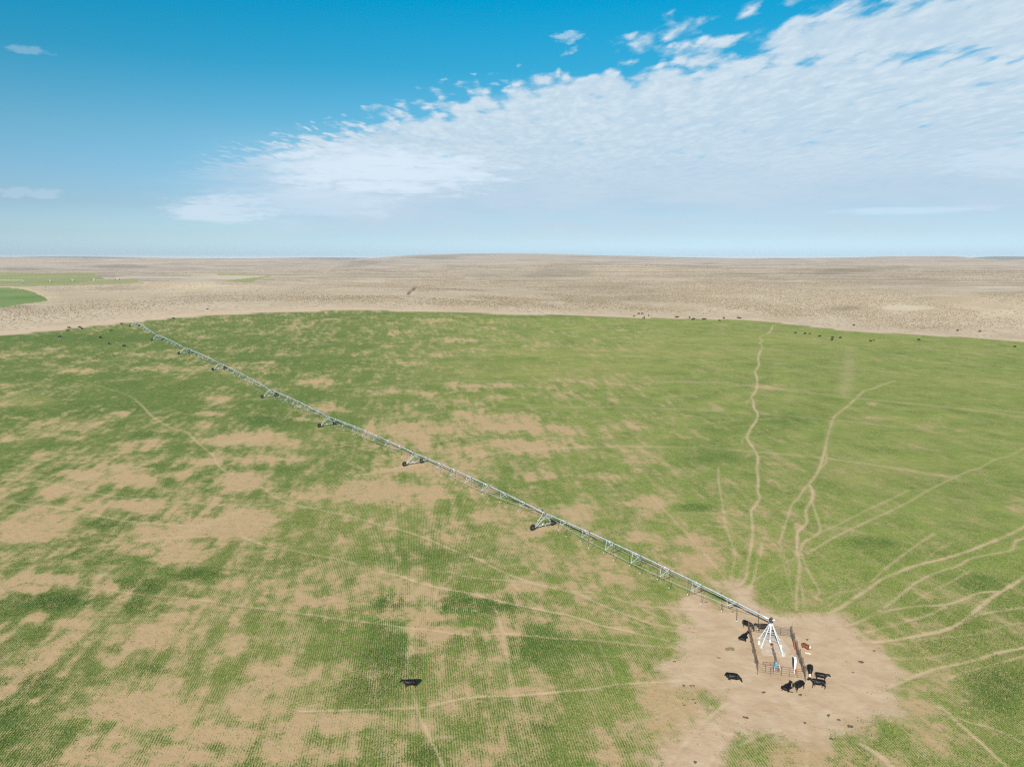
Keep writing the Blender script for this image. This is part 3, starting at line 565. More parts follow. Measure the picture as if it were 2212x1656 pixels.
    # relief: crop rows and clods near by
    hgt = T.m('ADD', T.m('MULTIPLY', nff, .5), T.m('MULTIPLY', T.m('MULTIPLY', row, T.m('MULTIPLY', g, T.m('SUBTRACT', 1., yard))), .35))
    hgt = T.m('ADD', hgt, T.m('MULTIPLY', nf, .5))
    bn = T.n('ShaderNodeBump', i={'Height': hgt, 'Strength': .55, 'Distance': .12})
    T.t.links.new(bn.outputs[0], bs.inputs['Normal'])
    return m
M['ground'] = ground_material()
def foliage(name, c1, c2, c3):
    m = bpy.data.materials.new(name); m.use_nodes = True
    T = NT(m.node_tree); bs = m.node_tree.nodes['Principled BSDF']; bs.inputs['Roughness'].default_value = .8; bs.inputs['Specular IOR Level'].default_value = .15
    a = T.n('ShaderNodeAttribute', attribute_name='tint'); s = T.n('ShaderNodeSeparateXYZ', i={0: a.outputs['Vector']})
    c = T.mix(s.outputs[0], c1, c2); c = T.mix(s.outputs[1], c, c3)
    T.t.links.new(c, bs.inputs['Base Color']); return m
M['grass'] = foliage('grass_blades', (.17, .205, .048), (.030, .08, .014), (.34, .28, .11))
M['sage'] = foliage('dry_scrub', (.18, .14, .09), (.12, .095, .06), (.27, .21, .13))

# ---------------------------------------------------------------- ground
def mesh_from(name, co, tris=None, quads=None, m=None, attrs=None, smooth=True):
    me = bpy.data.meshes.new(name); nv = len(co)
    faces = tris if tris is not None else quads; k = faces.shape[1]; nf = len(faces)
    me.vertices.add(nv); me.vertices.foreach_set('co', np.ascontiguousarray(co, np.float32).ravel())
    me.loops.add(nf * k); me.loops.foreach_set('vertex_index', np.ascontiguousarray(faces, np.int32).ravel())
    me.polygons.add(nf); me.polygons.foreach_set('loop_start', np.arange(nf, dtype=np.int32) * k)
    me.polygons.foreach_set('use_smooth', np.full(nf, smooth, bool))
    for n, arr in (attrs or {}).items():
        a = me.attributes.new(n, 'FLOAT_VECTOR', 'POINT'); a.data.foreach_set('vector', np.ascontiguousarray(arr, np.float32).ravel())
    me.update(calc_edges=True)
    if m: me.materials.append(m)
    return me
def link(name, me, parent=None):
    o = bpy.data.objects.new(name, me); COL.objects.link(o)
    if parent: o.parent = parent
    return o
def tag(o, label=None, cat=None, group=None, kind=None):
    if label: o['label'] = label
    if cat: o['category'] = cat
    if group: o['group'] = group
    if kind: o['kind'] = kind
    return o

def build_ground():
    rr = [0.6]
    while rr[-1] < 50: rr.append(rr[-1] + 2.2)
    while rr[-1] < 15000:
        r = rr[-1]; rr.append(r + min(r * r / (F * CAMH) * .95, r * .016, 120))
    rr = np.array(rr)
    fine = np.arange(-39.5, 39.51, .072); coarse = np.arange(41, 320, 1.5)
    az = np.radians(np.concatenate([fine, coarse])); na = len(az); nr = len(rr)
    A, RR = np.meshgrid(az, rr); x = (RR * np.sin(A)).ravel(); y = (RR * np.cos(A)).ravel()
    z = Z(x, y); k = masks(x, y)
    global ZTOP
    ZTOP = max(float(z.max()), CAMH) + 2.0; print('top', ZTOP)
    # worn paths and the yard lie a little lower, gully cut deeper
    z = z - .05 * k['path'] - .06 * k['yard'] - 1.2 * k['gul'] + (fbm(x / .9, y / .9, 2, 90) - .5) * .05 * (np.hypot(x, y) < 300)
    cov = 1 - k['bare']
    at3 = dict(cover=np.stack([cov, k['lush'], k['dry']], 1), worn=np.stack([k['path'], k['yard'], k['field']], 1), land=np.stack([k['road'], k['sage'], k['pale']], 1),
               marks=np.stack([k['orng'], k['gul'], k['scar']], 1), crop=np.stack([k['farg']] * 3, 1))
    i = np.arange(nr - 1)[:, None] * na; j = np.arange(na)[None, :]; j2 = (j + 1) % na
    q = np.stack([i + j, i + j2, i + na + j2, i + na + j], -1).reshape(-1, 4)[:, ::-1]
    reg = k['region'][q[:, 0]]
    co = np.stack([x, y, z], 1)
    names = {0: 'grass_field', 1: 'rangeland', 2: 'dirt_road', 3: 'dirt_ground', 4: 'path', 5: 'distant_field', 6: 'bare_field'}
    labs = {0: 'irrigated pasture of patchy green and straw coloured grass in a great circle', 1: 'dry tan rangeland rolling to the horizon', 2: 'pinkish dirt track curving round the rim of the green circle',
            3: 'trampled bare dirt round the fenced pivot enclosure', 4: 'narrow worn cattle trails and wheel tracks crossing the pasture', 5: 'green crop fields far off on the left', 6: 'pale ploughed field far off on the left'}
    for r, nm in names.items():
        f = q[reg == r]
        if not len(f): continue
        used, inv = np.unique(f.ravel(), return_inverse=True)
        me = mesh_from(nm, co[used], quads=inv.reshape(-1, 4), m=M['ground'], attrs={a: b[used] for a, b in at3.items()})
        tag(link(nm, me), labs[r], kind='structure')
build_ground()

rng = np.random.default_rng(7)
def build_grass():
    # tufts standing in the drill rows, in front of and around the camera's view
    sp, sv = .265, .125
    us = np.arange(-150, 150, sp); vs = np.arange(35, 170, sv)
    U, V = np.meshgrid(us, vs); U = U.ravel(); V = V.ravel()
    U = U + rng.normal(0, .042, U.shape); V = V + rng.uniform(-.12, .12, V.shape)
    x = U * rc + V * rs; y = -U * rs + V * rc
    d = np.hypot(x, y); a = np.arctan2(x, y)
    keep = (np.abs(a) < R(41)) & (d > 54) & (d < 165) & (rng.random(x.shape) < sst(d, 168, 92) * .95)
    x, y, d = x[keep], y[keep], d[keep]
    k = masks(x, y)
    wob = vn(x * .8, y * .8, 3)
    pr = (1 - k['bare']) * (1 - k['yard']) * (1 - k['path']) * k['field']
    pr = sst(pr + (fbm(x / .7, y / .7, 2, 8) - .5) * .7, .12, .80) * .97
    pr = pr * (.62 + .62 * sst(fbm(x / 7, y / 7, 3, 15), .35, .6))
    keep = rng.random(x.shape) < pr
    x, y, d, pr = x[keep], y[keep], d[keep], pr[keep]; lush = k['lush'][keep]; dry = k['dry'][keep]
    n = len(x); z = Z(x, y) - .01
    nb = 3
    h = (.085 + .085 * rng.random((n, nb))) * (.7 + .5 * lush[:, None]); ang = rng.random((n, nb)) * 2 * math.pi
    lean = rng.uniform(.03, .12, (n, nb)); wd = .022 + .022 * rng.random((n, nb))
    ca, sa = np.cos(ang), np.sin(ang)
    base = np.stack([x, y, z], 1)[:, None, :]
    p = np.zeros((n, nb, 3, 3), np.float32)
    off = .02
    p[:, :, 0] = base + np.stack([ca * off - sa * wd, sa * off + ca * wd, 0 * ca], -1)
    p[:, :, 1] = base + np.stack([ca * off + sa * wd, sa * off - ca * wd, 0 * ca], -1)
    p[:, :, 2] = base + np.stack([ca * lean, sa * lean, h], -1)
    co = p.reshape(-1, 3); tr = np.arange(len(co)).reshape(-1, 3)
    t0 = np.clip(lush * .9 + rng.normal(.32, .38, n), 0, 1); t1 = np.clip(dry * .6 + rng.normal(.0, .34, n) + (1 - pr) * .25, 0, 1)
    tint = np.repeat(np.stack([t0, t1, t1 * 0], 1), nb * 3, axis=0)
    o = link('grass', mesh_from('grass', co, tris=tr, m=M['grass'], attrs=dict(tint=tint), smooth=False))
    tag(o, 'short green grass tufts growing in drilled rows on the near pasture', 'grass', kind='stuff')
    print('grass tufts', n)
build_grass()

def build_sage():
    n = 420000
    a = rng.uniform(R(-41), R(41), n); r = 1 / np.sqrt(rng.uniform(1 / 1500. ** 2, 1 / 400. ** 2, n))   # denser where nearer
    x = r * np.sin(a); y = r * np.cos(a)
    k = masks(x, y)
    rr_ = np.hypot(x - PX, y - PY) - edge_radius(x, y)
    den = sst(fbm(x / 60, y / 60, 4, 101) + .25 * k['sage'] - .3 * k['pale'] - .25 * k['orng'], .34, .58) * sst(rr_, W_ROAD + 2 + 10 * sst(x, 0, -150), W_ROAD + 40 + 30 * sst(x, 0, -150))
    left = sst(x, -40, -200); den = den * (1 - .74 * left) * (k['region'] == 1)
    keep = rng.random(n) < den * .75
    x, y, r = x[keep], y[keep], r[keep]; n = len(x); z = Z(x, y)
    sz = rng.uniform(.14, .36, n) * (1 + sst(r, 700, 1500) * 1.0)
    ns = 5; t = np.arange(ns) / ns * 2 * math.pi
    rot = rng.random(n) * 6.28
    ring = np.stack([np.cos(t[None] + rot[:, None]), np.sin(t[None] + rot[:, None])], -1) * (sz[:, None] * rng.uniform(.7, 1.25, (n, ns)))[..., None]
    co = np.zeros((n, 2 * ns + 1, 3), np.float32)
    co[:, :ns, :2] = ring * .8; co[:, :ns, 2] = -.08
    co[:, ns:2 * ns, :2] = ring; co[:, ns:2 * ns, 2] = (sz * .55)[:, None] * rng.uniform(.7, 1.2, (n, ns))
    co[:, 2 * ns, 2] = sz * 1.0
    co[:, :, 0] += x[:, None]; co[:, :, 1] += y[:, None]; co[:, :, 2] += z[:, None]
    tr = []
    for i in range(ns):
        j = (i + 1) % ns
        tr += [(i, j, ns + j), (i, ns + j, ns + i), (ns + i, ns + j, 2 * ns)]
    tr = np.array(tr)[None] + (np.arange(n) * (2 * ns + 1))[:, None, None]
    tint = np.repeat(np.stack([rng.random(n), rng.random(n) ** 2 * .8, rng.random(n)], 1), 2 * ns + 1, axis=0)
    o = link('scrub', mesh_from('scrub', co.reshape(-1, 3), tris=tr.reshape(-1, 3), m=M['sage'], attrs=dict(tint=tint), smooth=False))
    tag(o, 'low dry sage scrub dotted over the tan rangeland beyond the green circle', 'scrub', kind='stuff')
    print('bushes', n)
build_sage()

# ---------------------------------------------------------------- mesh helper for built objects
class MB:
    def __init__(s): s.v = []; s.f = []; s.mi = []
    def add(s, vs, fs, mi=0):
        b = len(s.v); s.v += [tuple(v) for v in vs]; s.f += [tuple(b + i for i in f) for f in fs]; s.mi += [mi] * len(fs)
    def tube(s, a, b, r, r2=None, n=8, mi=0, cap=True):
        a, b = Vector(a), Vector(b); r2 = r if r2 is None else r2; d = (b - a)
        if d.length < 1e-6: return
        q = d.to_track_quat('Z', 'Y'); vs = []
        for p, rad in ((a, r), (b, r2)):
            for i in range(n):
                t = 2 * math.pi * i / n; vs.append(p + q @ Vector((rad * math.cos(t), rad * math.sin(t), 0)))
        fs = [(i, (i + 1) % n, n + (i + 1) % n, n + i) for i in range(n)]
        if cap: fs += [tuple(range(n))[::-1], tuple(range(n, 2 * n))]
        s.add(vs, fs, mi)
    def poly(s, pts, r, n=8, mi=0):
        P = [Vector(p) for p in pts]; vs = []; N = len(P)
        for k, p in enumerate(P):
            d = (P[min(k + 1, N - 1)] - P[max(k - 1, 0)]).normalized(); q = d.to_track_quat('Z', 'Y')
            for i in range(n):
                t = 2 * math.pi * i / n; vs.append(p + q @ Vector((r * math.cos(t), r * math.sin(t), 0)))
        fs = [(k * n + i, k * n + (i + 1) % n, (k + 1) * n + (i + 1) % n, (k + 1) * n + i) for k in range(N - 1) for i in range(n)]
        fs += [tuple(range(n))[::-1], tuple(range((N - 1) * n, N * n))]
        s.add(vs, fs, mi)
    def box(s, c, size, rz=0, mi=0, bev=0.0, rot=None):
        c = Vector(c); q = rot if rot else Quaternion((0, 0, 1), rz); hx, hy, hz = (v / 2 for v in size)
        b = min(bev, hx * .9, hy * .9, hz * .9)
        if b <= 0:
            vs = [c + q @ Vector((sx * hx, sy * hy, sz * hz)) for sz in (-1, 1) for sx, sy in ((-1, -1), (1, -1), (1, 1), (-1, 1))]
            fs = [(3, 2, 1, 0), (4, 5, 6, 7)] + [(i, (i + 1) % 4, 4 + (i + 1) % 4, 4 + i) for i in range(4)]
        else:
            vs = []
            for zz, ins in ((-hz, b), (-hz + b, 0), (hz - b, 0), (hz, b)):
                x_, y_ = hx - ins, hy - ins
                for sx, sy in ((-1, -1), (1, -1), (1, 1), (-1, 1)):
                    vs.append(c + q @ Vector((sx * x_, sy * y_, zz)))
            fs = [(3, 2, 1, 0), (12, 13, 14, 15)] + [(k * 4 + i, k * 4 + (i + 1) % 4, (k + 1) * 4 + (i + 1) % 4, (k + 1) * 4 + i) for k in range(3) for i in range(4)]
        s.add(vs, fs, mi)
    def bar(s, a, b, w, h=None, mi=0):         # angle-iron like rectangular bar
        a, b = Vector(a), Vector(b); d = b - a; s.box((a + b) / 2, (w, h or w, d.length), rot=d.to_track_quat('Z', 'Y'), mi=mi)
    def lathe(s, c, prof, axis=(0, 0, 1), n=20, mi=0):
        c = Vector(c); q = Vector(axis).to_track_quat('Z', 'Y'); vs = []
        for r, h in prof:
            for i in range(n):
                t = 2 * math.pi * i / n; vs.append(c + q @ Vector((r * math.cos(t), r * math.sin(t), h)))
        N = len(prof)
        fs = [(k * n + i, k * n + (i + 1) % n, (k + 1) * n + (i + 1) % n, (k + 1) * n + i) for k in range(N - 1) for i in range(n)]
        fs += [tuple(range(n))[::-1], tuple(range((N - 1) * n, N * n))]
        s.add(vs, fs, mi)
    def mesh(s, name, mats, smooth=False):
        me = bpy.data.meshes.new(name); me.from_pydata(s.v, [], s.f)
        for m in (mats if isinstance(mats, (list, tuple)) else [mats]): me.materials.append(m)
        me.polygons.foreach_set('material_index', s.mi)
        if smooth: me.polygons.foreach_set('use_smooth', [True] * len(me.polygons))
        me.update(); return me
    def obj(s, name, mats, parent=None, smooth=False):
        return link(name, s.mesh(name, mats, smooth), parent)
def empty(name, loc, rz=0, parent=None):
    o = bpy.data.objects.new(name, None); COL.objects.link(o); o.location = loc; o.rotation_euler = (0, 0, rz)
    if parent: o.parent = parent
    return o

# ---------------------------------------------------------------- the centre-pivot irrigator
C0 = (PX + .1, PY + 1.0)                      # centre of the pivot tower
P0 = Vector((C0[0], C0[1], Z1(*C0)))
LEGS = [(-1.36, -.98), (.62, -2.85), (1.5, 1.02), (-.82, 1.3)]   # front left, front right, back right, back left
PH = 2.95
def angle_iron(mb, a, b, w=.075, t=.03): mb.bar(a, b, w, w)
def build_irrigator():
    root = empty('centre_pivot_irrigator', P0)
    tag(root, 'long galvanised centre pivot irrigator on eight wheeled towers crossing the pasture', 'irrigation machine')
    pad_top = -.05
    # pivot tower: the crossbars are one mesh, the legs its children
    def lp(i, f): x, y = LEGS[i]; return Vector((x * (1 - f) + .0, y * (1 - f), pad_top + (PH - .3 - pad_top) * f)) + Vector((0, 0, 0)) * f
    top = lambda i: Vector((LEGS[i][0] * .07, LEGS[i][1] * .07, PH - .28))
    def on(i, f): a = Vector((*LEGS[i], pad_top)); return a.lerp(top(i), f)
    mb = MB()
    for f in (.15, .42, .64):
        for i in range(4): mb.bar(on(i, f), on((i + 1) % 4, f), .055, .045)
    for i in (2,): mb.bar(on(i, .17), on((i + 1) % 4, .44), .045)
    mb.bar(on(3, .42), on(2, .64), .045)
    pt = mb.obj('pivot_tower', M['galv'], root)
    b = MB(); b.box((0, 0, PH - .25), (.5, .5, .06)); b.obj('top_plate', M['galv'], pt)
    for i in range(4):
        b = MB(); b.bar(on(i, 0), on(i, 1), .085, .085); b.box(on(i, 0) + Vector((0, 0, .012)), (.32, .32, .035)); b.obj('leg', M['white'], pt)
    b = MB(); b.tube((0, 0, .35), (0, 0, PH - .1), .10, n=14); b.tube((0, 0, .42), (0, 0, .47), .17, n=14); b.tube((0, 0, PH - .42), (0, 0, PH - .36), .17, n=14)
    b.poly([(0, 0, .42), (.0, -.06, .26), (.03, -.25, .17), (.05, -.5, .15)], .105, 12)
    b.obj('riser_pipe', M['white'], pt, True)
    b = MB(); b.box(on(1, .30) + Vector((.10, -.12, 0)), (.2, .14, .34), bev=.02); b.obj('control_box', M['panel'], pt)
    b = MB(); b.poly([on(1, .30) + Vector((.10, -.12, -.2)), on(1, .1) + Vector((.14, -.14, 0)), (.86, -2.9, .03)], .03, 6); b.obj('conduit', M['white'], pt)
    # swivel elbow and slip-ring box on top
    udir = Vector((TOW[0][0] - C0[0], TOW[0][1] - C0[1], 0)).normalized()
    b = MB(); b.poly([(0, 0, PH - .15), (0, 0, PH), tuple(Vector((0, 0, PH + .08)) + udir * .08), tuple(Vector((0, 0, PH + .1)) + udir * .3)], .12, 12)
    b.lathe((0, 0, PH - .18), [(.2, 0), (.24, .03), (.24, .09), (.2, .12)]); b.obj('swivel_elbow', M['black'], root, True)
    b = MB(); b.lathe((.02, -.02, PH + .16), [(.13, 0), (.15, .04), (.15, .22), (.11, .28), (.02, .3)]); b.obj('collector_ring', M['black'], root, True)
    b = MB(); b.box((.28, -.04, PH + .14), (.32, .16, .12), bev=.02); b.tube((.1, 0, PH + .1), (.34, -.02, PH + .1), .04); b.obj('end_bracket', M['white'], root)
    # joints of the pipe line, at each tower top
    J = [Vector((0, 0, PH + .1)) + udir * .25]
    gp = []
    for t in TOW:
        g = Vector((t[0], t[1], Z1(*t))) - P0; gp.append(g); J.append(g + Vector((0, 0, 2.92)))
    ndrop = 0
    for s in range(8):
        a, bb = J[s], J[s + 1]; L = (bb - a).length; d = (bb - a).normalized(); side = Vector((-d.y, d.x, 0)).normalized()  # left of travel outwards
        crown = .38
        def pp(f): return a.lerp(bb, f) + Vector((0, 0, crown * 4 * f * (1 - f)))
        mb = MB(); mb.poly([pp(i / 32) for i in range(33)], .092, 12)
        for i in range(1, 8):
            f = i / 8; q = pp(f); mb.tube(q - d * .04, q + d * .04, .15, n=12)
        sp = mb.obj('span', M['galv'], root, True)
        # bowstring truss beneath
        tr = MB(); LJ, RJ = [], []
        dep = [.55, .92, 1.12, 1.2, 1.12, .92, .55]; spr = [.62, .86, .98, 1.02, .98, .86, .62]
        for i in range(7):
            f = (i + 1) / 8; q = pp(f); l = q + side * spr[i] - Vector((0, 0, dep[i])); r = q - side * spr[i] - Vector((0, 0, dep[i])); LJ.append(l); RJ.append(r)
            for jn in (l, r):
                tr.bar(q - d * .75 - Vector((0, 0, .08)), jn, .05); tr.bar(q + d * .75 - Vector((0, 0, .08)), jn, .05)
            tr.bar(l, r, .05)
        for Q, sg in ((LJ, 1), (RJ, -1)):
            st = pp(.022 if s else .05) + side * sg * .12 - Vector((0, 0, .1)); en = pp(.978) + side * sg * .12 - Vector((0, 0, .1))
            pts = [st] + Q + [en]
            for p, q in zip(pts[:-1], pts[1:]): tr.tube(p, q, .024, n=6)
        tr.obj('truss', M['galv'], sp)
        # cable along the pipe's flank
        cb = MB(); cb.poly([pp(i / 24) + side * .11 - Vector((0, 0, .03)) for i in range(25)], .02, 5); cb.obj('cable', M['black'], sp)
        nd = 16; group = MB() if s >= 6 else None
        for i in range(nd):
            f = (i + .6) / nd; q = pp(f); sg = 1 if i % 2 else -1
            base = q + side * sg * .32; gz = Z1(base.x + P0.x, base.y + P0.y) - P0.z
            sway = Vector((rng.normal(0, .03), rng.normal(0, .03), 0))
            endp = Vector((base.x, base.y, gz + .95)) + sway
            h = group or MB()
            h.poly([q + Vector((0, 0, .08)), q + Vector((0, 0, .2)) + side * sg * .1, q + side * sg * .26 + Vector((0, 0, .2)), base + Vector((0, 0, .02)), base.lerp(endp, .5), endp], .027, 6)
            h.lathe(endp - Vector((0, 0, .16)), [(.025, 0), (.048, .02), (.048, .05), (.025, .08), (.025, .16)], n=8, mi=1)
            if group is None: h.obj('sprinkler_drop', [M['hose'], M['nozz']], sp); ndrop += 1
        if group is not None: tag(group.obj('sprinkler_drop', [M['hose'], M['nozz']], sp), kind='stuff')
    # drive towers
    for k in range(8):
        g = gp[k]; j = J[k + 1]; d = (J[k + 1] - J[k]); d.z = 0; d.normalize(); fw = Vector((-d.y, d.x, 0))
        if fw.x > 0: fw = -fw                 # towards the photograph's left
        hb = 2.2; zb = .54
        mb = MB(); gb = Vector((g.x, g.y, 0))
        def G(v): return Vector((v.x, v.y, Z1(v.x + P0.x, v.y + P0.y) - P0.z))
        wl = [G(gb + fw * hb), G(gb - fw * hb)]
        bl, br = wl[0] + Vector((0, 0, zb)) - fw * .35, wl[1] + Vector((0, 0, zb)) + fw * .35
        mb.bar(bl, br, .13, .16)
        for e, inn in ((bl, -fw), (br, fw)):
            tp = [j - Vector((0, 0, .12)) - d * .1, j - Vector((0, 0, .12)) - d * 1.25]
            tp = [t_ + (e - j).normalized() * .0 for t_ in tp]
            bt = [e + inn * .05 - d * .05, e + inn * .05 - d * .2]
            for p, q in zip(bt, tp): mb.bar(p, q, .075)
            for f in (.3, .52, .74): mb.bar(bt[0].lerp(tp[0], f), bt[1].lerp(tp[1], f), .045)
        mb.bar(bl.lerp(j, .62), br.lerp(j, .62), .05)
        for e in (bl, br):
            mb.bar(e.lerp(j, .5) - d * .5, j - d * 3.0 - Vector((0, 0, -.1)), .045)
        mb.tube(j - d * .35, j + d * .3, .13, n=12)
        dt = mb.obj('drive_tower', M['galv'], root)
        for w in wl:
            b = MB(); c = w + Vector((0, 0, .54)); Rw, W = .54, .15
            b.lathe(c, [(Rw * .60, -W * .8), (Rw * .82, -W), (Rw * .96, -W * .82), (Rw, -W * .3), (Rw, W * .3), (Rw * .96, W * .82), (Rw * .82, W), (Rw * .60, W * .8)], axis=d, n=28)
            for q in range(22):               # lugs
                t = 2 * math.pi * q / 22; o_ = (fw * math.cos(t) + Vector((0, 0, math.sin(t)))) * (Rw + .012)
                tang = (fw * -math.sin(t) + Vector((0, 0, math.cos(t))))
                b.bar(c + o_ - d * .11 + tang * .03, c + o_ + d * .11 - tang * .03, .05, .035)
            b.lathe(c, [(Rw * .58, -W * .55), (Rw * .60, -W * .6), (Rw * .61, W * .6), (Rw * .58, W * .55)], axis=d, n=24, mi=1)
            b.lathe(c, [(.12, -.12), (.15, -.09), (Rw * .59, -.03), (Rw * .59, .03), (.15, .06), (.11, .11)], axis=d, n=20, mi=1)
            b.obj('wheel', [M['rubber'], M['hub']], dt)
            g2 = MB(); g2.box(c - d * .02 + (gb - w).normalized() * .28 * 0 + d * .17, (.2, .2, .24), bev=.03); g2.obj('wheel_gearbox', M['black'], dt)
        b = MB(); mid = (bl + br) / 2; b.lathe(mid + Vector((0, 0, .18)) - fw * .3, [(.1, 0), (.13, .03), (.13, .42), (.09, .46)], axis=fw, n=14); b.tube(bl + Vector((0, 0, .02)) + d * .12, br + Vector((0, 0, .02)) + d * .12, .025, n=6)
        b.obj('drive_motor', M['hub'], dt, True)
        b = MB(); b.box(j + Vector((0, 0, .22)) + d * .15, (.26, .22, .34), bev=.03); b.obj('tower_box', M['black'], dt)
    return root
build_irrigator()

def build_far_irrigator():
    pts = [at(-40, 611), at(50, 611), at(200 / 1.8517, 609), at(290 / 1.8517, 607), at(375 / 1.8517, 605.3), at(470 / 1.8517, 603.5)]
    g = [Vector((p[0], p[1], Z1(*p))) for p in pts]; o0 = g[2]
    root = empty('centre_pivot_irrigator', o0); tag(root, 'tiny white irrigator far off on the green field at upper left', 'irrigation machine')
    for i in range(5):
        a = g[i] - o0 + Vector((0, 0, 3.1)); b = g[i + 1] - o0 + Vector((0, 0, 3.1))
        mb = MB(); mb.poly([a.lerp(b, t / 8) + Vector((0, 0, 1.2 * t / 8 * (1 - t / 8))) for t in range(9)], .10, 6)
        d = (b - a).normalized(); sd = Vector((-d.y, d.x, 0))
        sp = mb.obj('span', M['galv'], root)
        tr = MB()
        n_ = 7
        for k in range(1, n_):
            f = k / n_; q = a.lerp(b, f); jn = [q + sd * .9 * s_ - Vector((0, 0, .9)) for s_ in (1, -1)]
            for e in jn: tr.bar(q, e, .06)
            if k > 1:
                for e, p_ in zip(jn, pj): tr.tube(p_, e, .035, n=4)
            pj = jn
        tr.obj('truss', M['galv'], sp)
    for i in range(6):
        c = g[i] - o0; mb = MB(); d = (g[min(i + 1, 5)] - g[max(i - 1, 0)]).normalized(); fw = Vector((-d.y, d.x, 0))
        for s_ in (1, -1):
            for k in (-.5, .5): mb.bar(c + fw * 2.1 * s_ + Vector((0, 0, .6)) + d * k * .2, c + Vector((0, 0, 3.1)) + d * k * 2, .10)
        mb.bar(c + fw * 2.2 + Vector((0, 0, .6)), c - fw * 2.2 + Vector((0, 0, .6)), .14)
        dt = mb.obj('drive_tower', M['white'], root)
        for s_ in (1, -1):
            b = MB(); b.lathe(c + fw * 2.3 * s_ + Vector((0, 0, .62)), [(.4, -.15), (.62, -.1), (.62, .1), (.4, .15)], axis=d, n=14); b.obj('wheel', M['rubber'], dt)
build_far_irrigator()

# ---------------------------------------------------------------- pad, fence, pump, cabinet and litter
def W(x, y, z=0): return Vector((PX + x, PY + y, Z1(PX + x, PY + y) + z))
def local(root, v): return v - root.location
def build_pad():
    c = [(-1.6, -1.6), (2.0, -2.2), (2.1, 2.2), (-1.15, 2.45)]
    zt = Z1(PX, PY) - .045; mb = MB()
    vs = [Vector((PX + x, PY + y, zt)) for x, y in c] + [Vector((PX + x * 1.0, PY + y * 1.0, zt - .3)) for x, y in c]
    mb.add(vs, [(0, 1, 2, 3), (4, 7, 6, 5)] + [(i, 4 + i, 4 + (i + 1) % 4, (i + 1) % 4) for i in range(4)])
    tag(mb.obj('concrete_pad', M['concrete']), 'dusty concrete slab under the pivot tower', kind='structure')
build_pad()
FC = dict(BL=(-3.70, -5.87), BR=(1.25, -7.25), TL=(-1.76, 3.55), TR=(3.21, 2.14))
def build_fence():
    root = empty('pipe_fence', W(0, -2)); tag(root, 'rusty pipe rail livestock fence enclosing the pivot tower and pump', 'fence')
    def panel(a, b, hh=1.42, rails=6, stiles=2, lean=0., off=0.):
        A_, B_ = Vector((*a, 0)), Vector((*b, 0)); d = (B_ - A_).normalized(); nrm = Vector((-d.y, d.x, 0)); mb = MB()
        def q(f, h): v = A_.lerp(B_, f) + nrm * (off + lean * h); return local(root, W(v.x, v.y, h))
        for i in range(rails):
            h = .30 + (hh - .34) * i / (rails - 1); mb.tube(q(0.01, h), q(.99, h), .018, n=6)
        for i in range(stiles + 2):
            f = .01 + .98 * i / (stiles + 1); mb.tube(q(f, .24), q(f, hh), .017, n=6)
        mb.obj('fence_panel', M['rust'], root)
    def post(p, h=1.6, r=.055, lean=(0, 0), m='rust'):
        mb = MB(); mb.tube(local(root, W(p[0], p[1], -.15)), local(root, W(p[0] + lean[0], p[1] + lean[1], h)), r, n=8); mb.obj('post', M[m], root)
    def lerp(a, b, f): return (a[0] + (b[0] - a[0]) * f, a[1] + (b[1] - a[1]) * f)
    BL, BR, TL, TR = FC['BL'], FC['BR'], FC['TL'], FC['TR']
    n = 4
    for i in range(n):
        a, b = lerp(BL, TL, i / n), lerp(BL, TL, (i + 1) / n); panel(a, b, lean=rng.uniform(-.02, .02), off=0, stiles=2)
    for i in range(n + 1): post(lerp(BL, TL, i / n), 1.62, lean=(rng.uniform(-.04, .06), rng.uniform(-.03, .05)))
    n = 5
    for i in range(n):
        a, b = lerp(BR, TR, i / n), lerp(BR, TR, (i + 1) / n); panel(a, b, lean=rng.uniform(-.02, .02), off=0, stiles=1)
    for i in range(n + 1):
        post(lerp(BR, TR, i / n), 1.68 if i else 1.75, .06, lean=(rng.uniform(-.04, .04), rng.uniform(-.04, .04)))
    for i in range(2): panel(lerp(TL, TR, i / 2), lerp(TL, TR, (i + 1) / 2), stiles=1)
    for i in range(2): panel(lerp(BL, BR, i / 2), lerp(BL, BR, (i + 1) / 2), hh=1.35, rails=5, stiles=2)
    post(lerp(BL, BR, .28), 1.0, .05, m='brownpipe'); post(lerp(TL, TR, .5), 1.5)
    post(lerp(BR, TR, .72), 1.5, .05, lean=(-.3, -.1), m='redrust')
build_fence()

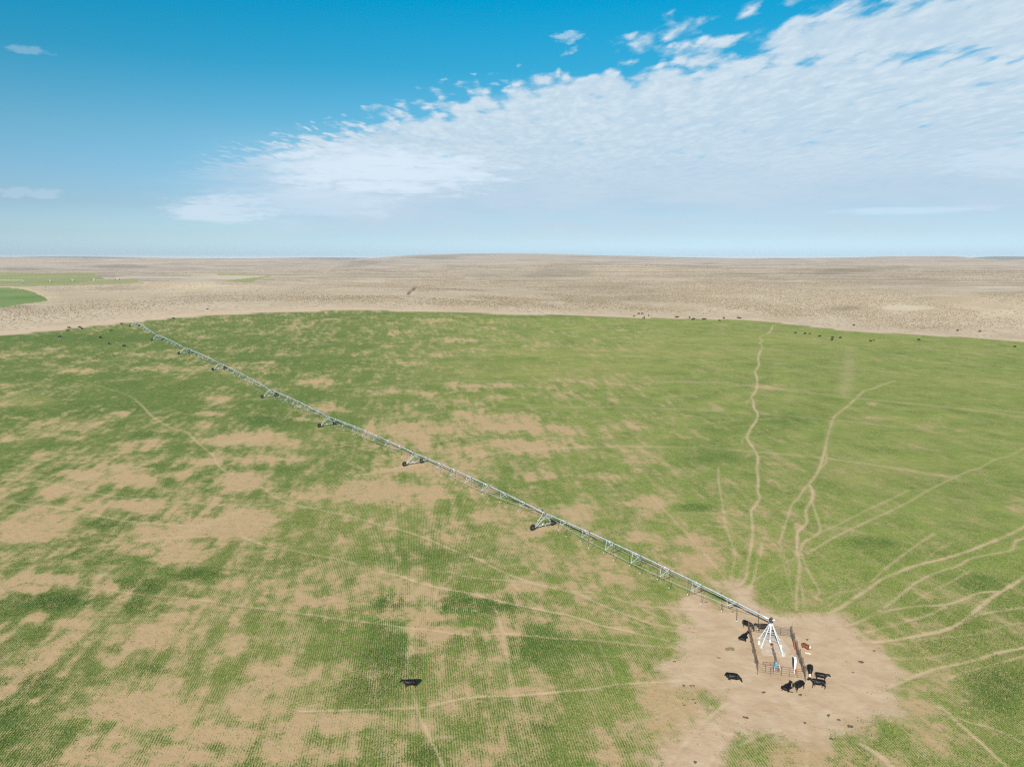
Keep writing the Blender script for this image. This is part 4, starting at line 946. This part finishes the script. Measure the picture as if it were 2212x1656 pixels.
def build_pump():
    c = W(-1.24, -5.0); root = empty('pump', c); tag(root, 'blue grey upright electric pump motor on a rusty brown discharge head inside the fence', 'pump')
    b = MB(); b.lathe((0, 0, -.05), [(.50, 0), (.50, .12), (.36, .16), (.34, .2), (.22, .26), (.22, .52), (.30, .56), (.30, .62)], n=24); b.obj('discharge_head', M['brownpipe'], root, True)
    b = MB(); b.lathe((0, 0, .57), [(.24, 0), (.27, .02), (.27, .62), (.25, .68)], n=28)
    for i in range(18):
        t = i / 18 * 6.283; b.bar((.275 * math.cos(t), .275 * math.sin(t), .62), (.275 * math.cos(t), .275 * math.sin(t), 1.18), .022)
    m = b.obj('motor', M['motor'], root)
    b = MB(); b.lathe((0, 0, 1.25), [(.30, 0), (.31, .04), (.29, .10), (.15, .15), (.02, .16)], n=28); b.obj('motor_cap', M['motor'], root, True)
    b = MB(); b.box((-.36, -.16, .60), (.27, .26, .36), rz=.4, bev=.03); b.obj('junction_box', M['blue'], root)
    b = MB(); b.poly([(-.36, -.2, .42), (-.38, -.24, .2), (-.3, -.36, .02)], .025, 6); b.poly([(.28, .0, .9), (.42, -.02, .7), (.5, -.2, .3), (.62, -.4, .02)], .03, 6); b.obj('conduit', M['plastic'], root, True)
    root.scale = (.76, .76, .76)
    # rusty delivery pipe to the foot of the pivot, with a U-shaped branch
    r2 = empty('delivery_pipe', W(-.9, -3)); tag(r2, 'brown rusted steel water pipe running from pump to pivot tower', 'pipe')
    L_ = lambda x, y, z: local(r2, W(x, y, z))
    b = MB(); b.poly([L_(-1.15, -4.78, .34), L_(-1.0, -4.5, .34), L_(-.6, -2.9, .30), L_(-.2, -1.0, .24), L_(.13, .38, .22)], .125, 14)
    for x, y, z in ((-1.0, -4.5, .34), (-.38, -1.9, .27), (.10, .3, .22)):
        dd = Vector((.25, 1, 0)).normalized(); p = L_(x, y, z); b.tube(p - dd * .04, p + dd * .04, .2, n=14)
    b.obj('main_pipe', M['brownpipe'], r2, True)
    b = MB(); p = L_(-.08, -.42, .24); q = L_(.08, .2, .22); b.tube(p, q, .135, n=14); b.obj('rusted_coupling', M['redrust'], r2, True)
    b = MB(); b.poly([L_(-.9, -4.1, .34), L_(-1.5, -3.98, .3), L_(-2.2, -3.85, .3), L_(-2.42, -3.95, .28), L_(-2.46, -4.2, .22), L_(-2.3, -4.32, .2)], .05, 8)
    b.poly([L_(-.95, -4.35, .3), L_(-1.6, -4.28, .22), L_(-2.3, -4.3, .2)], .045, 8); b.tube(L_(-1.6, -4.0, .3), L_(-1.6, -4.0, .0), .04); b.obj('branch_pipe', M['brownpipe'], r2, True)
build_pump()

def build_cabinet():
    root = empty('control_cabinet', W(.66, -5.5)); tag(root, 'tall narrow white electrical cabinet on rusty posts inside the fence', 'electrical cabinet')
    root.scale = (.76, .76, .78)
    rz = R(78)                                # its broad side faces sideways; the camera sees it nearly edge-on
    L_ = lambda x, y, z: Vector((x, y, z))
    q = Quaternion((0, 0, 1), rz)
    b = MB(); b.box((0, 0, 1.45), (.85, .30, 1.45), rz=rz, bev=.02); box = b.obj('cabinet_body', M['panel'], root)
    b = MB(); b.box(q @ Vector((0, .165, 0)) + Vector((0, 0, 1.45)), (.76, .035, 1.34), rz=rz, bev=.01); b.box(q @ Vector((.3, .2, 0)) + Vector((0, 0, 1.45)), (.03, .05, .16), rz=rz); b.obj('shaded_door', M['black'], root)  # dark colour here paints in the shade on the cabinet's left side
    b = MB(); b.box((0, 0, 2.2), (.95, .36, .04), rz=rz); b.obj('cabinet_roof', M['panel'], root)
    for x, h in ((-.46, 2.5), (.46, 2.35)):
        b = MB(); p = q @ Vector((x, -.16, 0)); b.tube((p.x, p.y, -.1), (p.x + .04, p.y, h), .065, n=8); b.obj('post', M['redrust'], root)
    b = MB(); b.box(q @ Vector((0, -.2, 0)) + Vector((0, 0, 1.6)), (1.0, .06, .9), rz=rz); b.obj('mounting_board', M['redrust'], root)
    b = MB(); b.poly([(-.1, -.15, .75), (-.1, -.2, .3), (-.1, -.3, .0)], .045, 8); b.obj('conduit', M['nozz'], root)
build_cabinet()
def build_litter():
    b = MB(); b.lathe((0, 0, 0), [(.15, 0), (.165, .03), (.165, .38), (.13, .46), (.06, .50), (.06, .54)], n=18); b.box((0, -.0, .1), (.42, .36, .05), bev=.01)
    o = b.obj('water_jug', M['plastic'], None, False); o.location = W(-1.28, .85, -.045); o.scale = (.62, .62, .72); tag(o, 'white plastic jug standing on the slab beside the pivot tower leg', 'jug')
    b = MB(); b.box((0, 0, .03), (.92, .13, .05), bev=.012); b.box((.1, .02, .062), (.2, .09, .02))
    o = b.obj('plank', M['plastic']); o.location = W(3.87, -1.43); o.scale = (.75, .75, .75); o.rotation_euler = (0, 0, R(-30)); tag(o, 'short white plank lying on the dirt below the brown cow', 'plank')
build_litter()

# ---------------------------------------------------------------- cattle
def capsule(mb, a, b, r1, r2, n=14, flat=1.0):
    a, b = Vector(a), Vector(b); d = b - a; q = d.to_track_quat('Z', 'Y'); L_ = d.length; pr_ = []
    for k in range(5): t = -math.pi / 2 + k * math.pi / 8; pr_.append((r1 * math.cos(t) + 1e-4, r1 * math.sin(t)))
    for k in range(5): t = k * math.pi / 8; pr_.append((r2 * math.cos(t) + 1e-4, L_ + r2 * math.sin(t)))
    mb.lathe(a, pr_, axis=d if L_ > 1e-6 else (0, 0, 1), n=n)
def trunk(mb, secs, n=18):
    vs = []
    for x, yo, z, ry, rz_ in secs:
        for i in range(n):
            t = 2 * math.pi * i / n; vs.append((x, yo + 1.16 * ry * math.cos(t), z - .03 + 1.1 * rz_ * math.sin(t)))
    N = len(secs); fs = [(k * n + i, k * n + (i + 1) % n, (k + 1) * n + (i + 1) % n, (k + 1) * n + i) for k in range(N - 1) for i in range(n)]
    fs += [tuple(range(n))[::-1], tuple(range((N - 1) * n, N * n))]; mb.add(vs, fs)
def head(mb, base, nose):
    """skull from the poll to the muzzle, with ears; returns points for the face patch"""
    b, n_ = Vector(base), Vector(nose); d = (n_ - b).normalized(); sd = d.cross(Vector((0, 0, 1)))
    sd = sd.normalized() if sd.length > .1 else Vector((0, 1, 0)); up = sd.cross(d)
    capsule(mb, b, b.lerp(n_, .5), .155, .125); capsule(mb, b.lerp(n_, .5), n_, .12, .095); capsule(mb, n_ - up * .02 - sd * .03, n_ - up * .02 + sd * .03, .085, .085)
    capsule(mb, b - up * .05, b.lerp(n_, .6) - up * .07, .12, .08)
    for s_ in (1, -1):
        e = b + sd * s_ * .12 + up * .07 - d * .02; capsule(mb, e, e + sd * s_ * .17 + up * .02 - d * .04, .045, .03)
        capsule(mb, b.lerp(n_, .38) + sd * s_ * .10 + up * .06, b.lerp(n_, .42) + sd * s_ * .10 + up * .06, .035, .035)
def cow_mesh(name, pose, white=False, turn=0.):
    mb = MB(); dz = -.60 if pose.startswith('lie') else 0
    trunk(mb, [(-1.10, 0, 1.12 + dz, .05, .08), (-1.05, 0, 1.12 + dz, .13, .16), (-.94, 0, 1.11 + dz, .21, .23), (-.80, 0, 1.07 + dz, .27, .29), (-.58, 0, 1.02 + dz, .315, .35), (-.25, 0, .97 + dz, .37, .41), (.1, 0, .96 + dz, .375, .42), (.4, 0, .99 + dz, .33, .41),
               (.62, 0, 1.02 + dz, .24, .36), (.80, 0, 1.06 + dz, .16, .26), (.90, 0, 1.08 + dz, .08, .14)])
    capsule(mb, (-.82, 0, 1.28 + dz), (-.3, 0, 1.28 + dz), .10, .10); capsule(mb, (.3, 0, 1.30 + dz), (.62, 0, 1.31 + dz), .10, .11)   # hips and withers
    for s_ in (1, -1): capsule(mb, (-.72, s_ * .24, 1.22 + dz), (-.72, s_ * .2, 1.2 + dz), .09, .09)
    if pose in ('stand', 'walk', 'graze'):
        st = .0 if pose == 'stand' else .16
        for s_ in (1, -1):
            o = st * s_
            capsule(mb, (.58, s_ * .19, .90), (.58 + o * .5, s_ * .20, .60), .17, .10); capsule(mb, (.58 + o * .5, s_ * .20, .62), (.58 + o, s_ * .19, .38), .085, .062)
            capsule(mb, (.58 + o, s_ * .19, .38), (.56 + o * 1.3, s_ * .19, .10), .055, .045); capsule(mb, (.56 + o * 1.3, s_ * .19, .09), (.60 + o * 1.3, s_ * .19, .05), .055, .06)
            capsule(mb, (-.82, s_ * .19, 1.0), (-.66 - o * .4, s_ * .22, .68), .24, .14); capsule(mb, (-.66 - o * .4, s_ * .22, .66), (-.92 - o, s_ * .20, .46), .115, .07)
            capsule(mb, (-.92 - o, s_ * .20, .46), (-.86 - o, s_ * .19, .11), .058, .046); capsule(mb, (-.86 - o, s_ * .19, .09), (-.81 - o, s_ * .19, .05), .055, .06)
        capsule(mb, (-.45, 0, .62), (-.62, 0, .62), .14, .16)     # udder / flank
        capsule(mb, (-1.05, 0, 1.22), (-1.16, 0, .95), .045, .035); capsule(mb, (-1.16, 0, .95), (-1.14, .02, .5), .035, .032); capsule(mb, (-1.14, .02, .52), (-1.12, .02, .36), .05, .035)
        if pose == 'graze':
            capsule(mb, (.72, 0, 1.08), (1.12, turn * .35, .68), .25, .17); hb, hn = (1.20, turn * .42, .56), (1.36, turn * .62, .17)
        else:
            capsule(mb, (.70, 0, 1.12), (1.08, turn * .28, 1.26), .26, .17); hb, hn = (1.20, turn * .38, 1.34), (1.48, turn * .78, 1.10)
    else:
        for s_ in (1, -1):
            capsule(mb, (.52, s_ * .22, .36), (.88, s_ * .27, .14), .15, .09); capsule(mb, (.88, s_ * .27, .12), (.56, s_ * .34, .07), .07, .055); capsule(mb, (.56, s_ * .34, .07), (.44, s_ * .35, .06), .055, .05)
            capsule(mb, (-.72, s_ * .22, .42), (-.30, s_ * .38, .20), .27, .14); capsule(mb, (-.30, s_ * .40, .14), (-.66, s_ * .50, .10), .10, .065); capsule(mb, (-.66, s_ * .50, .08), (-.34, s_ * .58, .06), .055, .05)
        if pose == 'lie_out':
            capsule(mb, (.70, -.25, .12), (1.15, -.42, .08), .085, .055); capsule(mb, (-.4, -.5, .1), (-.15, -.98, .07), .085, .055)
        capsule(mb, (-1.05, 0, .60), (-1.16, .06, .25), .045, .035); capsule(mb, (-1.16, .06, .25), (-1.05, .28, .06), .035, .04)
        if pose == 'lie_down':
            capsule(mb, (.72, 0, .45), (1.12, turn * .45, .30), .24, .16); hb, hn = (1.18, turn * .60, .26), (1.36, turn * 1.0, .13)
        else:
            capsule(mb, (.68, 0, .52), (1.02, turn * .30, .80), .24, .16); hb, hn = (1.08, turn * .42, .92), (1.32, turn * .88, .74)
    head(mb, hb, hn)
    me = mb.mesh('raw', M['hide']); o = link('raw', me)
    md = o.modifiers.new('r', 'REMESH'); md.mode = 'VOXEL'; md.voxel_size = .026
    sm = o.modifiers.new('s', 'SMOOTH'); sm.factor = .6; sm.iterations = 3
    dg = bpy.context.evaluated_depsgraph_get(); out = bpy.data.meshes.new_from_object(o.evaluated_get(dg)); out.name = name
    bpy.data.objects.remove(o); bpy.data.meshes.remove(me)
    out.materials.clear()
    out['h0'] = hb; out['h1'] = hn
    return out
def coat(me, body, white):
    m = me.copy(); m.materials.clear(); m.materials.append(M[body]); m.materials.append(M['face'])
    m.polygons.foreach_set('use_smooth', [True] * len(m.polygons))
    if white:
        b, n_ = Vector(me['h0'][:]), Vector(me['h1'][:]); L_ = (n_ - b).length; d = (n_ - b).normalized()
        for p in m.polygons:
            v = Vector(p.center) - b; t = v.dot(d) / L_; r = (v - d * v.dot(d)).length
            if -.02 < t < 1.6 and r < .19 and (t > .05 or r < .1): p.material_index = 1
    return m
BASE = {k: cow_mesh('cow_' + k[0], k[0], turn=k[1]) for k in [('stand', 0.), ('stand', .6), ('walk', 0.), ('graze', 0.), ('graze', -.6), ('lie', .5), ('lie', -.5), ('lie_down', -.7), ('lie_out', 0.)]}
COAT = {}
def cow(pt, pose, heading, label, turn=0., body='hide', white=False, group=None, scale=1.0):
    key = (pose, turn, body, white)
    if key not in COAT: COAT[key] = coat(BASE[(pose, turn)], body, white); COAT[key].name = 'cow'
    o = link('cow', COAT[key]); o.location = (pt[0], pt[1], Z1(pt[0], pt[1]) - .06); o.rotation_euler = (0, 0, R(heading)); o.scale = (scale * .69, scale * (.82 if group in (None, GP) else .72), scale * .71)
    tag(o, label, 'cow', group); return o
z1 = lambda x, y: src(2800 + x * .29385, 2380 + y * .29385)
GP = 'cattle gathered round the pivot enclosure'
cow(src(1638, 2746), 'stand', 186, 'lone black cow standing on the striped grass at bottom centre', group=None)
cow(z1(648, 440), 'graze', -52, 'black cow with lowered head at the back left corner of the fence', group=GP)
cow(z1(845, 478), 'stand', 176, 'black cow standing side-on behind the back rail of the fence, next to the pivot tower', group=GP, scale=1.05)
cow(z1(590, 585), 'lie', 48, 'black cow lying against the left side of the fence with head raised', turn=-.5, group=GP, scale=1.08)
cow(z1(440, 1115), 'lie_down', -14, 'black cow lying alone on the dirt left of the fence', turn=-.7, group=GP, scale=1.08)
cow(z1(1448, 705), 'lie', -62, 'red-brown cow with a white face lying right of the fence', turn=-.5, body='brown', white=True, group=GP, scale=.86)
cow(z1(1497, 1050), 'graze', -112, 'black cow with a white face standing at the right front fence corner', body='hide', white=True, group=GP, scale=.9)
cow(z1(1655, 1140), 'stand', -24, 'black cow standing rightmost and farthest of the pair right of the front corner', group=GP, scale=.86)
cow(z1(1602, 1243), 'walk', 166, 'black cow stepping left just below another black cow, right of the fence', group=GP, scale=1.02)
cow(z1(1342, 1275), 'walk', 214, 'black cow standing side-on in front of the fence corner post', group=GP, scale=1.0)
cow(z1(1182, 1266), 'lie_out', 38, 'black cow lying with legs stretched out in front of the fence', group=GP, scale=1.0)
GL = 'cattle grazing at the far left edge of the green circle'
for i, (px, py, pose, hd, tn, lab) in enumerate([
    (829, 1236, 'lie', -8, .5, 'black cow on the tan verge above the dirt track at upper left, alone'),
    (694, 1275, 'stand', 250, 0., 'black cow seen end-on just inside the green edge, right of the last irrigator tower'),
    (486, 1297, 'stand', 255, 0., 'black cow seen end-on at the green edge, left of the last irrigator tower'),
    (276, 1312, 'graze', 8, 0., 'upper black cow of the pair on the dirt track at far left'),
    (270, 1322, 'lie', 20, .5, 'black cow lying on the grass directly below another at far left'),
    (319, 1310, 'graze', 60, 0., 'black cow on the edge of the track, behind another black cow that overlaps it'),
    (328, 1316, 'graze', -30, 0., 'black cow at the green edge overlapping the cow behind it'),
    (239, 1348, 'graze', 185, 0., 'leftmost black cow on the green pasture, grazing'),
    (443, 1321, 'lie_out', 0, 0., 'black cow lying flat on the grass left of the last tower'),
    (402, 1352, 'stand', 80, 0., 'black cow seen end-on beside a pale streak in the grass at upper left'),
    (436, 1376, 'graze', 110, 0., 'small black cow grazing between an end-on cow and a broadside cow at upper left'),
    (496, 1385, 'graze', 184, 0., 'nearest black cow of the left herd, broadside on the grass')]):
    cow(src(px, py), pose, hd, lab, turn=tn, group=GL)
GR = 'cattle along the far right edge of the green circle'
for px, py, pose, hd, tn, body, wh, lab in [
    (2555, 1255, 'graze', 182, 0., 'hide', 0, 'left one of two small black cows grazing above the field edge near the centre right'),
    (2569, 1255, 'graze', 5, 0., 'hide', 0, 'right one of two small black cows grazing above the field edge near the centre right'),
    (2536, 1264, 'lie', 0, .5, 'hide', 0, 'tiny black cow lying farthest left of the right herd'),
    (2594, 1263, 'stand', 90, 0., 'hide', 0, 'tiny black cow seen end-on above the field edge, right of a clustered pair'),
    (2577, 1270, 'stand', 60, 0., 'hide', 0, 'black cow standing behind a lying cow on the field edge'),
    (2574, 1273, 'lie', 180, .5, 'hide', 0, 'black cow lying in front of a standing cow on the field edge'),
    (2704, 1269, 'walk', 182, 0., 'hide', 0, 'left cow of a nose-to-tail black pair on the field edge'),
    (2711, 1269, 'walk', 178, 0., 'hide', 0, 'right cow of a nose-to-tail black pair on the field edge'),
    (2758, 1271, 'stand', 100, 0., 'hide', 0, 'small black cow end-on just above an overlapping pair at the field edge'),
    (2769, 1279, 'graze', 195, 0., 'hide', 1, 'black cow with a pale face, front one of an overlapping pair'),
    (2776, 1276, 'stand', 195, 0., 'hide', 0, 'black cow behind the pale-faced one, rear of an overlapping pair'),
    (2812, 1277, 'graze', 184, 0., 'hide', 0, 'left cow of a black pair touching end to end, mid right herd'),
    (2821, 1277, 'stand', 0, 0., 'hide', 0, 'right cow of a black pair touching end to end, mid right herd'),
    (2895, 1273, 'walk', 200, 0., 'hide', 0, 'black cow on the dirt track above a lower cow'),
    (2878, 1283, 'walk', 200, 0., 'hide', 0, 'black cow on the grass just below and left of another on the track'),
    (2952, 1272, 'graze', 186, 0., 'hide', 0, 'left cow of the black pair on the track left of the winding trail'),
    (2960, 1273, 'graze', 0, 0., 'hide', 0, 'right cow of the black pair on the track left of the winding trail'),
    (3181, 1333, 'walk', 184, 0., 'hide', 0, 'black cow leftmost of the herd inside the field right of the winding trail'),
    (3220, 1335, 'graze', 184, 0., 'hide', 0, 'black cow next to the small red-brown cow, on its left'),
    (3239, 1335, 'graze', 184, 0., 'brown', 0, 'red-brown cow right beside a black cow, upper right pasture'),
    (3278, 1346, 'stand', 4, 0., 'hide', 0, 'black cow alone, right of and below the red-brown cow'),
    (3330, 1351, 'stand', 15, 0., 'hide', 0, 'upper black cow of two stacked one above the other'),
    (3328, 1360, 'walk', 6, 0., 'hide', 0, 'lower black cow of two stacked one above the other'),
    (3361, 1352, 'graze', 192, 0., 'hide', 0, 'black cow just right of the two stacked cows'),
    (3482, 1365, 'graze', 188, 0., 'hide', 0, 'black cow standing against an orange-brown cow'),
    (3494, 1362, 'stand', 185, 0., 'brown', 1, 'orange-brown cow with a white face standing against a black cow'),
    (3415, 1301, 'graze', 190, 0., 'hide', 0, 'black cow out on the tan rangeland above the field edge'),
    (3675, 1360, 'walk', 182, 0., 'hide', 0, 'solitary black cow on the green between the stacked cows and the right border'),
    (3830, 1323, 'stand', 2, 0., 'hide', 0, 'left of two black cows apart on the tan dirt at far right'),
    (3919, 1327, 'walk', 2, 0., 'hide', 0, 'right of two black cows apart on the tan dirt at far right'),
    (4059, 1388, 'stand', 182, 0., 'hide', 0, 'rightmost black cow, on the grass near the right border')]:
    cow(src(px, py), pose, hd, lab, turn=tn, body=body, white=bool(wh), group=GR)

# dung pats and clumps scattered on the bare dirt
def lump(name, p, r, h, m, seed):
    g = np.random.default_rng(seed); mb = MB()
    for i in range(int(g.integers(2, 5))):
        a = g.random() * 6.28; dd = r * (.7 if i else 0); c = (dd * math.cos(a) * 1.2, dd * math.sin(a), 0); rr = r * g.uniform(.4, .75)
        mb.lathe(c, [(rr, -.03), (rr * 1.05, h * .35), (rr * .7, h * .8), (rr * .15, h)], n=9)
    me = mb.mesh(name, M[m], False)
    for v in me.vertices:
        v.co.x += g.normal(0, r * .09); v.co.y += g.normal(0, r * .09); v.co.z *= g.uniform(.7, 1.25)
    o = link(name, me); o.location = (p[0], p[1], Z1(*p) - .06); return o
DUNG = [(595,268,.22,'by the rail of the irrigator, above the fence'),(520,523,.2,'left of the fence, small and thin'),(1008,422,.24,'above the red-brown cow'),(1383,486,.22,'at the right rim of the yard'),
 (1310,548,.34,'broken pile on the right half of the yard'),(1265,605,.16,'tiny, on the right below the broken pile'),(330,677,.24,'leftmost of a row of three left of the yard'),(362,677,.2,'middle of a row of three left of the yard'),(380,676,.2,'rightmost of a row of three left of the yard'),
 (375,753,.2,'upper one of two close together left of the yard'),(388,775,.22,'lower one of two close together left of the yard'),(325,786,.28,'dark one left of the two close together'),(998,886,.24,'below the group of black cows'),
 (1245,903,.34,'big dark one at lower right of the yard'),(1140,970,.3,'low and scattered near the bottom edge'),(1185,868,.22,'brownish one right of the cows, lower yard'),(668,855,.3,'streaky one below the lone lying cow'),(393,1100,.24,'at the very bottom beside the wheel rut'),
 (450,215,.24,'under the irrigator pipe near the first truss'),(1125,840,.24,'faint one directly below the right-hand cows'),(273,543,.2,'on grass at the left rim of the yard'),(970,728,.3,'flat crumbled one under the lying cow'),(765,712,.26,'pale crumbled one left of the lying cow')]
for i, (x, y, r, w) in enumerate(DUNG):
    tag(lump('dung_pat', cr('R6', x, y), r * .72, .08, 'dung', i), 'dark dried dung pat ' + w, 'dung pat', 'dung pats scattered on the bare dirt')
tag(lump('grass_clump', cr('R6', 580, 476), .42, .26, 'clump', 99), 'brown dead grass clump on the bare dirt left of the fence', 'grass clump')

# ---------------------------------------------------------------- the air
def build_haze():
    mb = MB(); mb.box((0, 0, (-15 + ZTOP) / 2), (34000, 34000, ZTOP + 15)); o = mb.obj('haze', bpy.data.materials.new('thin_air')); tag(o, 'thin pale haze over the whole plain', kind='stuff')
    m = o.data.materials[0]; m.use_nodes = True; nt = m.node_tree; nt.nodes.clear()
    v = nt.nodes.new('ShaderNodeVolumePrincipled'); v.inputs['Color'].default_value = (.96, .98, 1, 1); v.inputs['Density'].default_value = 4.8e-5 / WS; v.inputs['Anisotropy'].default_value = 0.0
    out = nt.nodes.new('ShaderNodeOutputMaterial'); nt.links.new(v.outputs[0], out.inputs['Volume'])
build_haze()

# everything was laid out in traced units; bring it to metres (the view is unchanged)
for o in list(COL.objects):
    if o.parent is None:
        o.location = o.location * WS
        if o.type in ('MESH', 'EMPTY'): o.scale = o.scale * WS
bpy.context.view_layer.update()
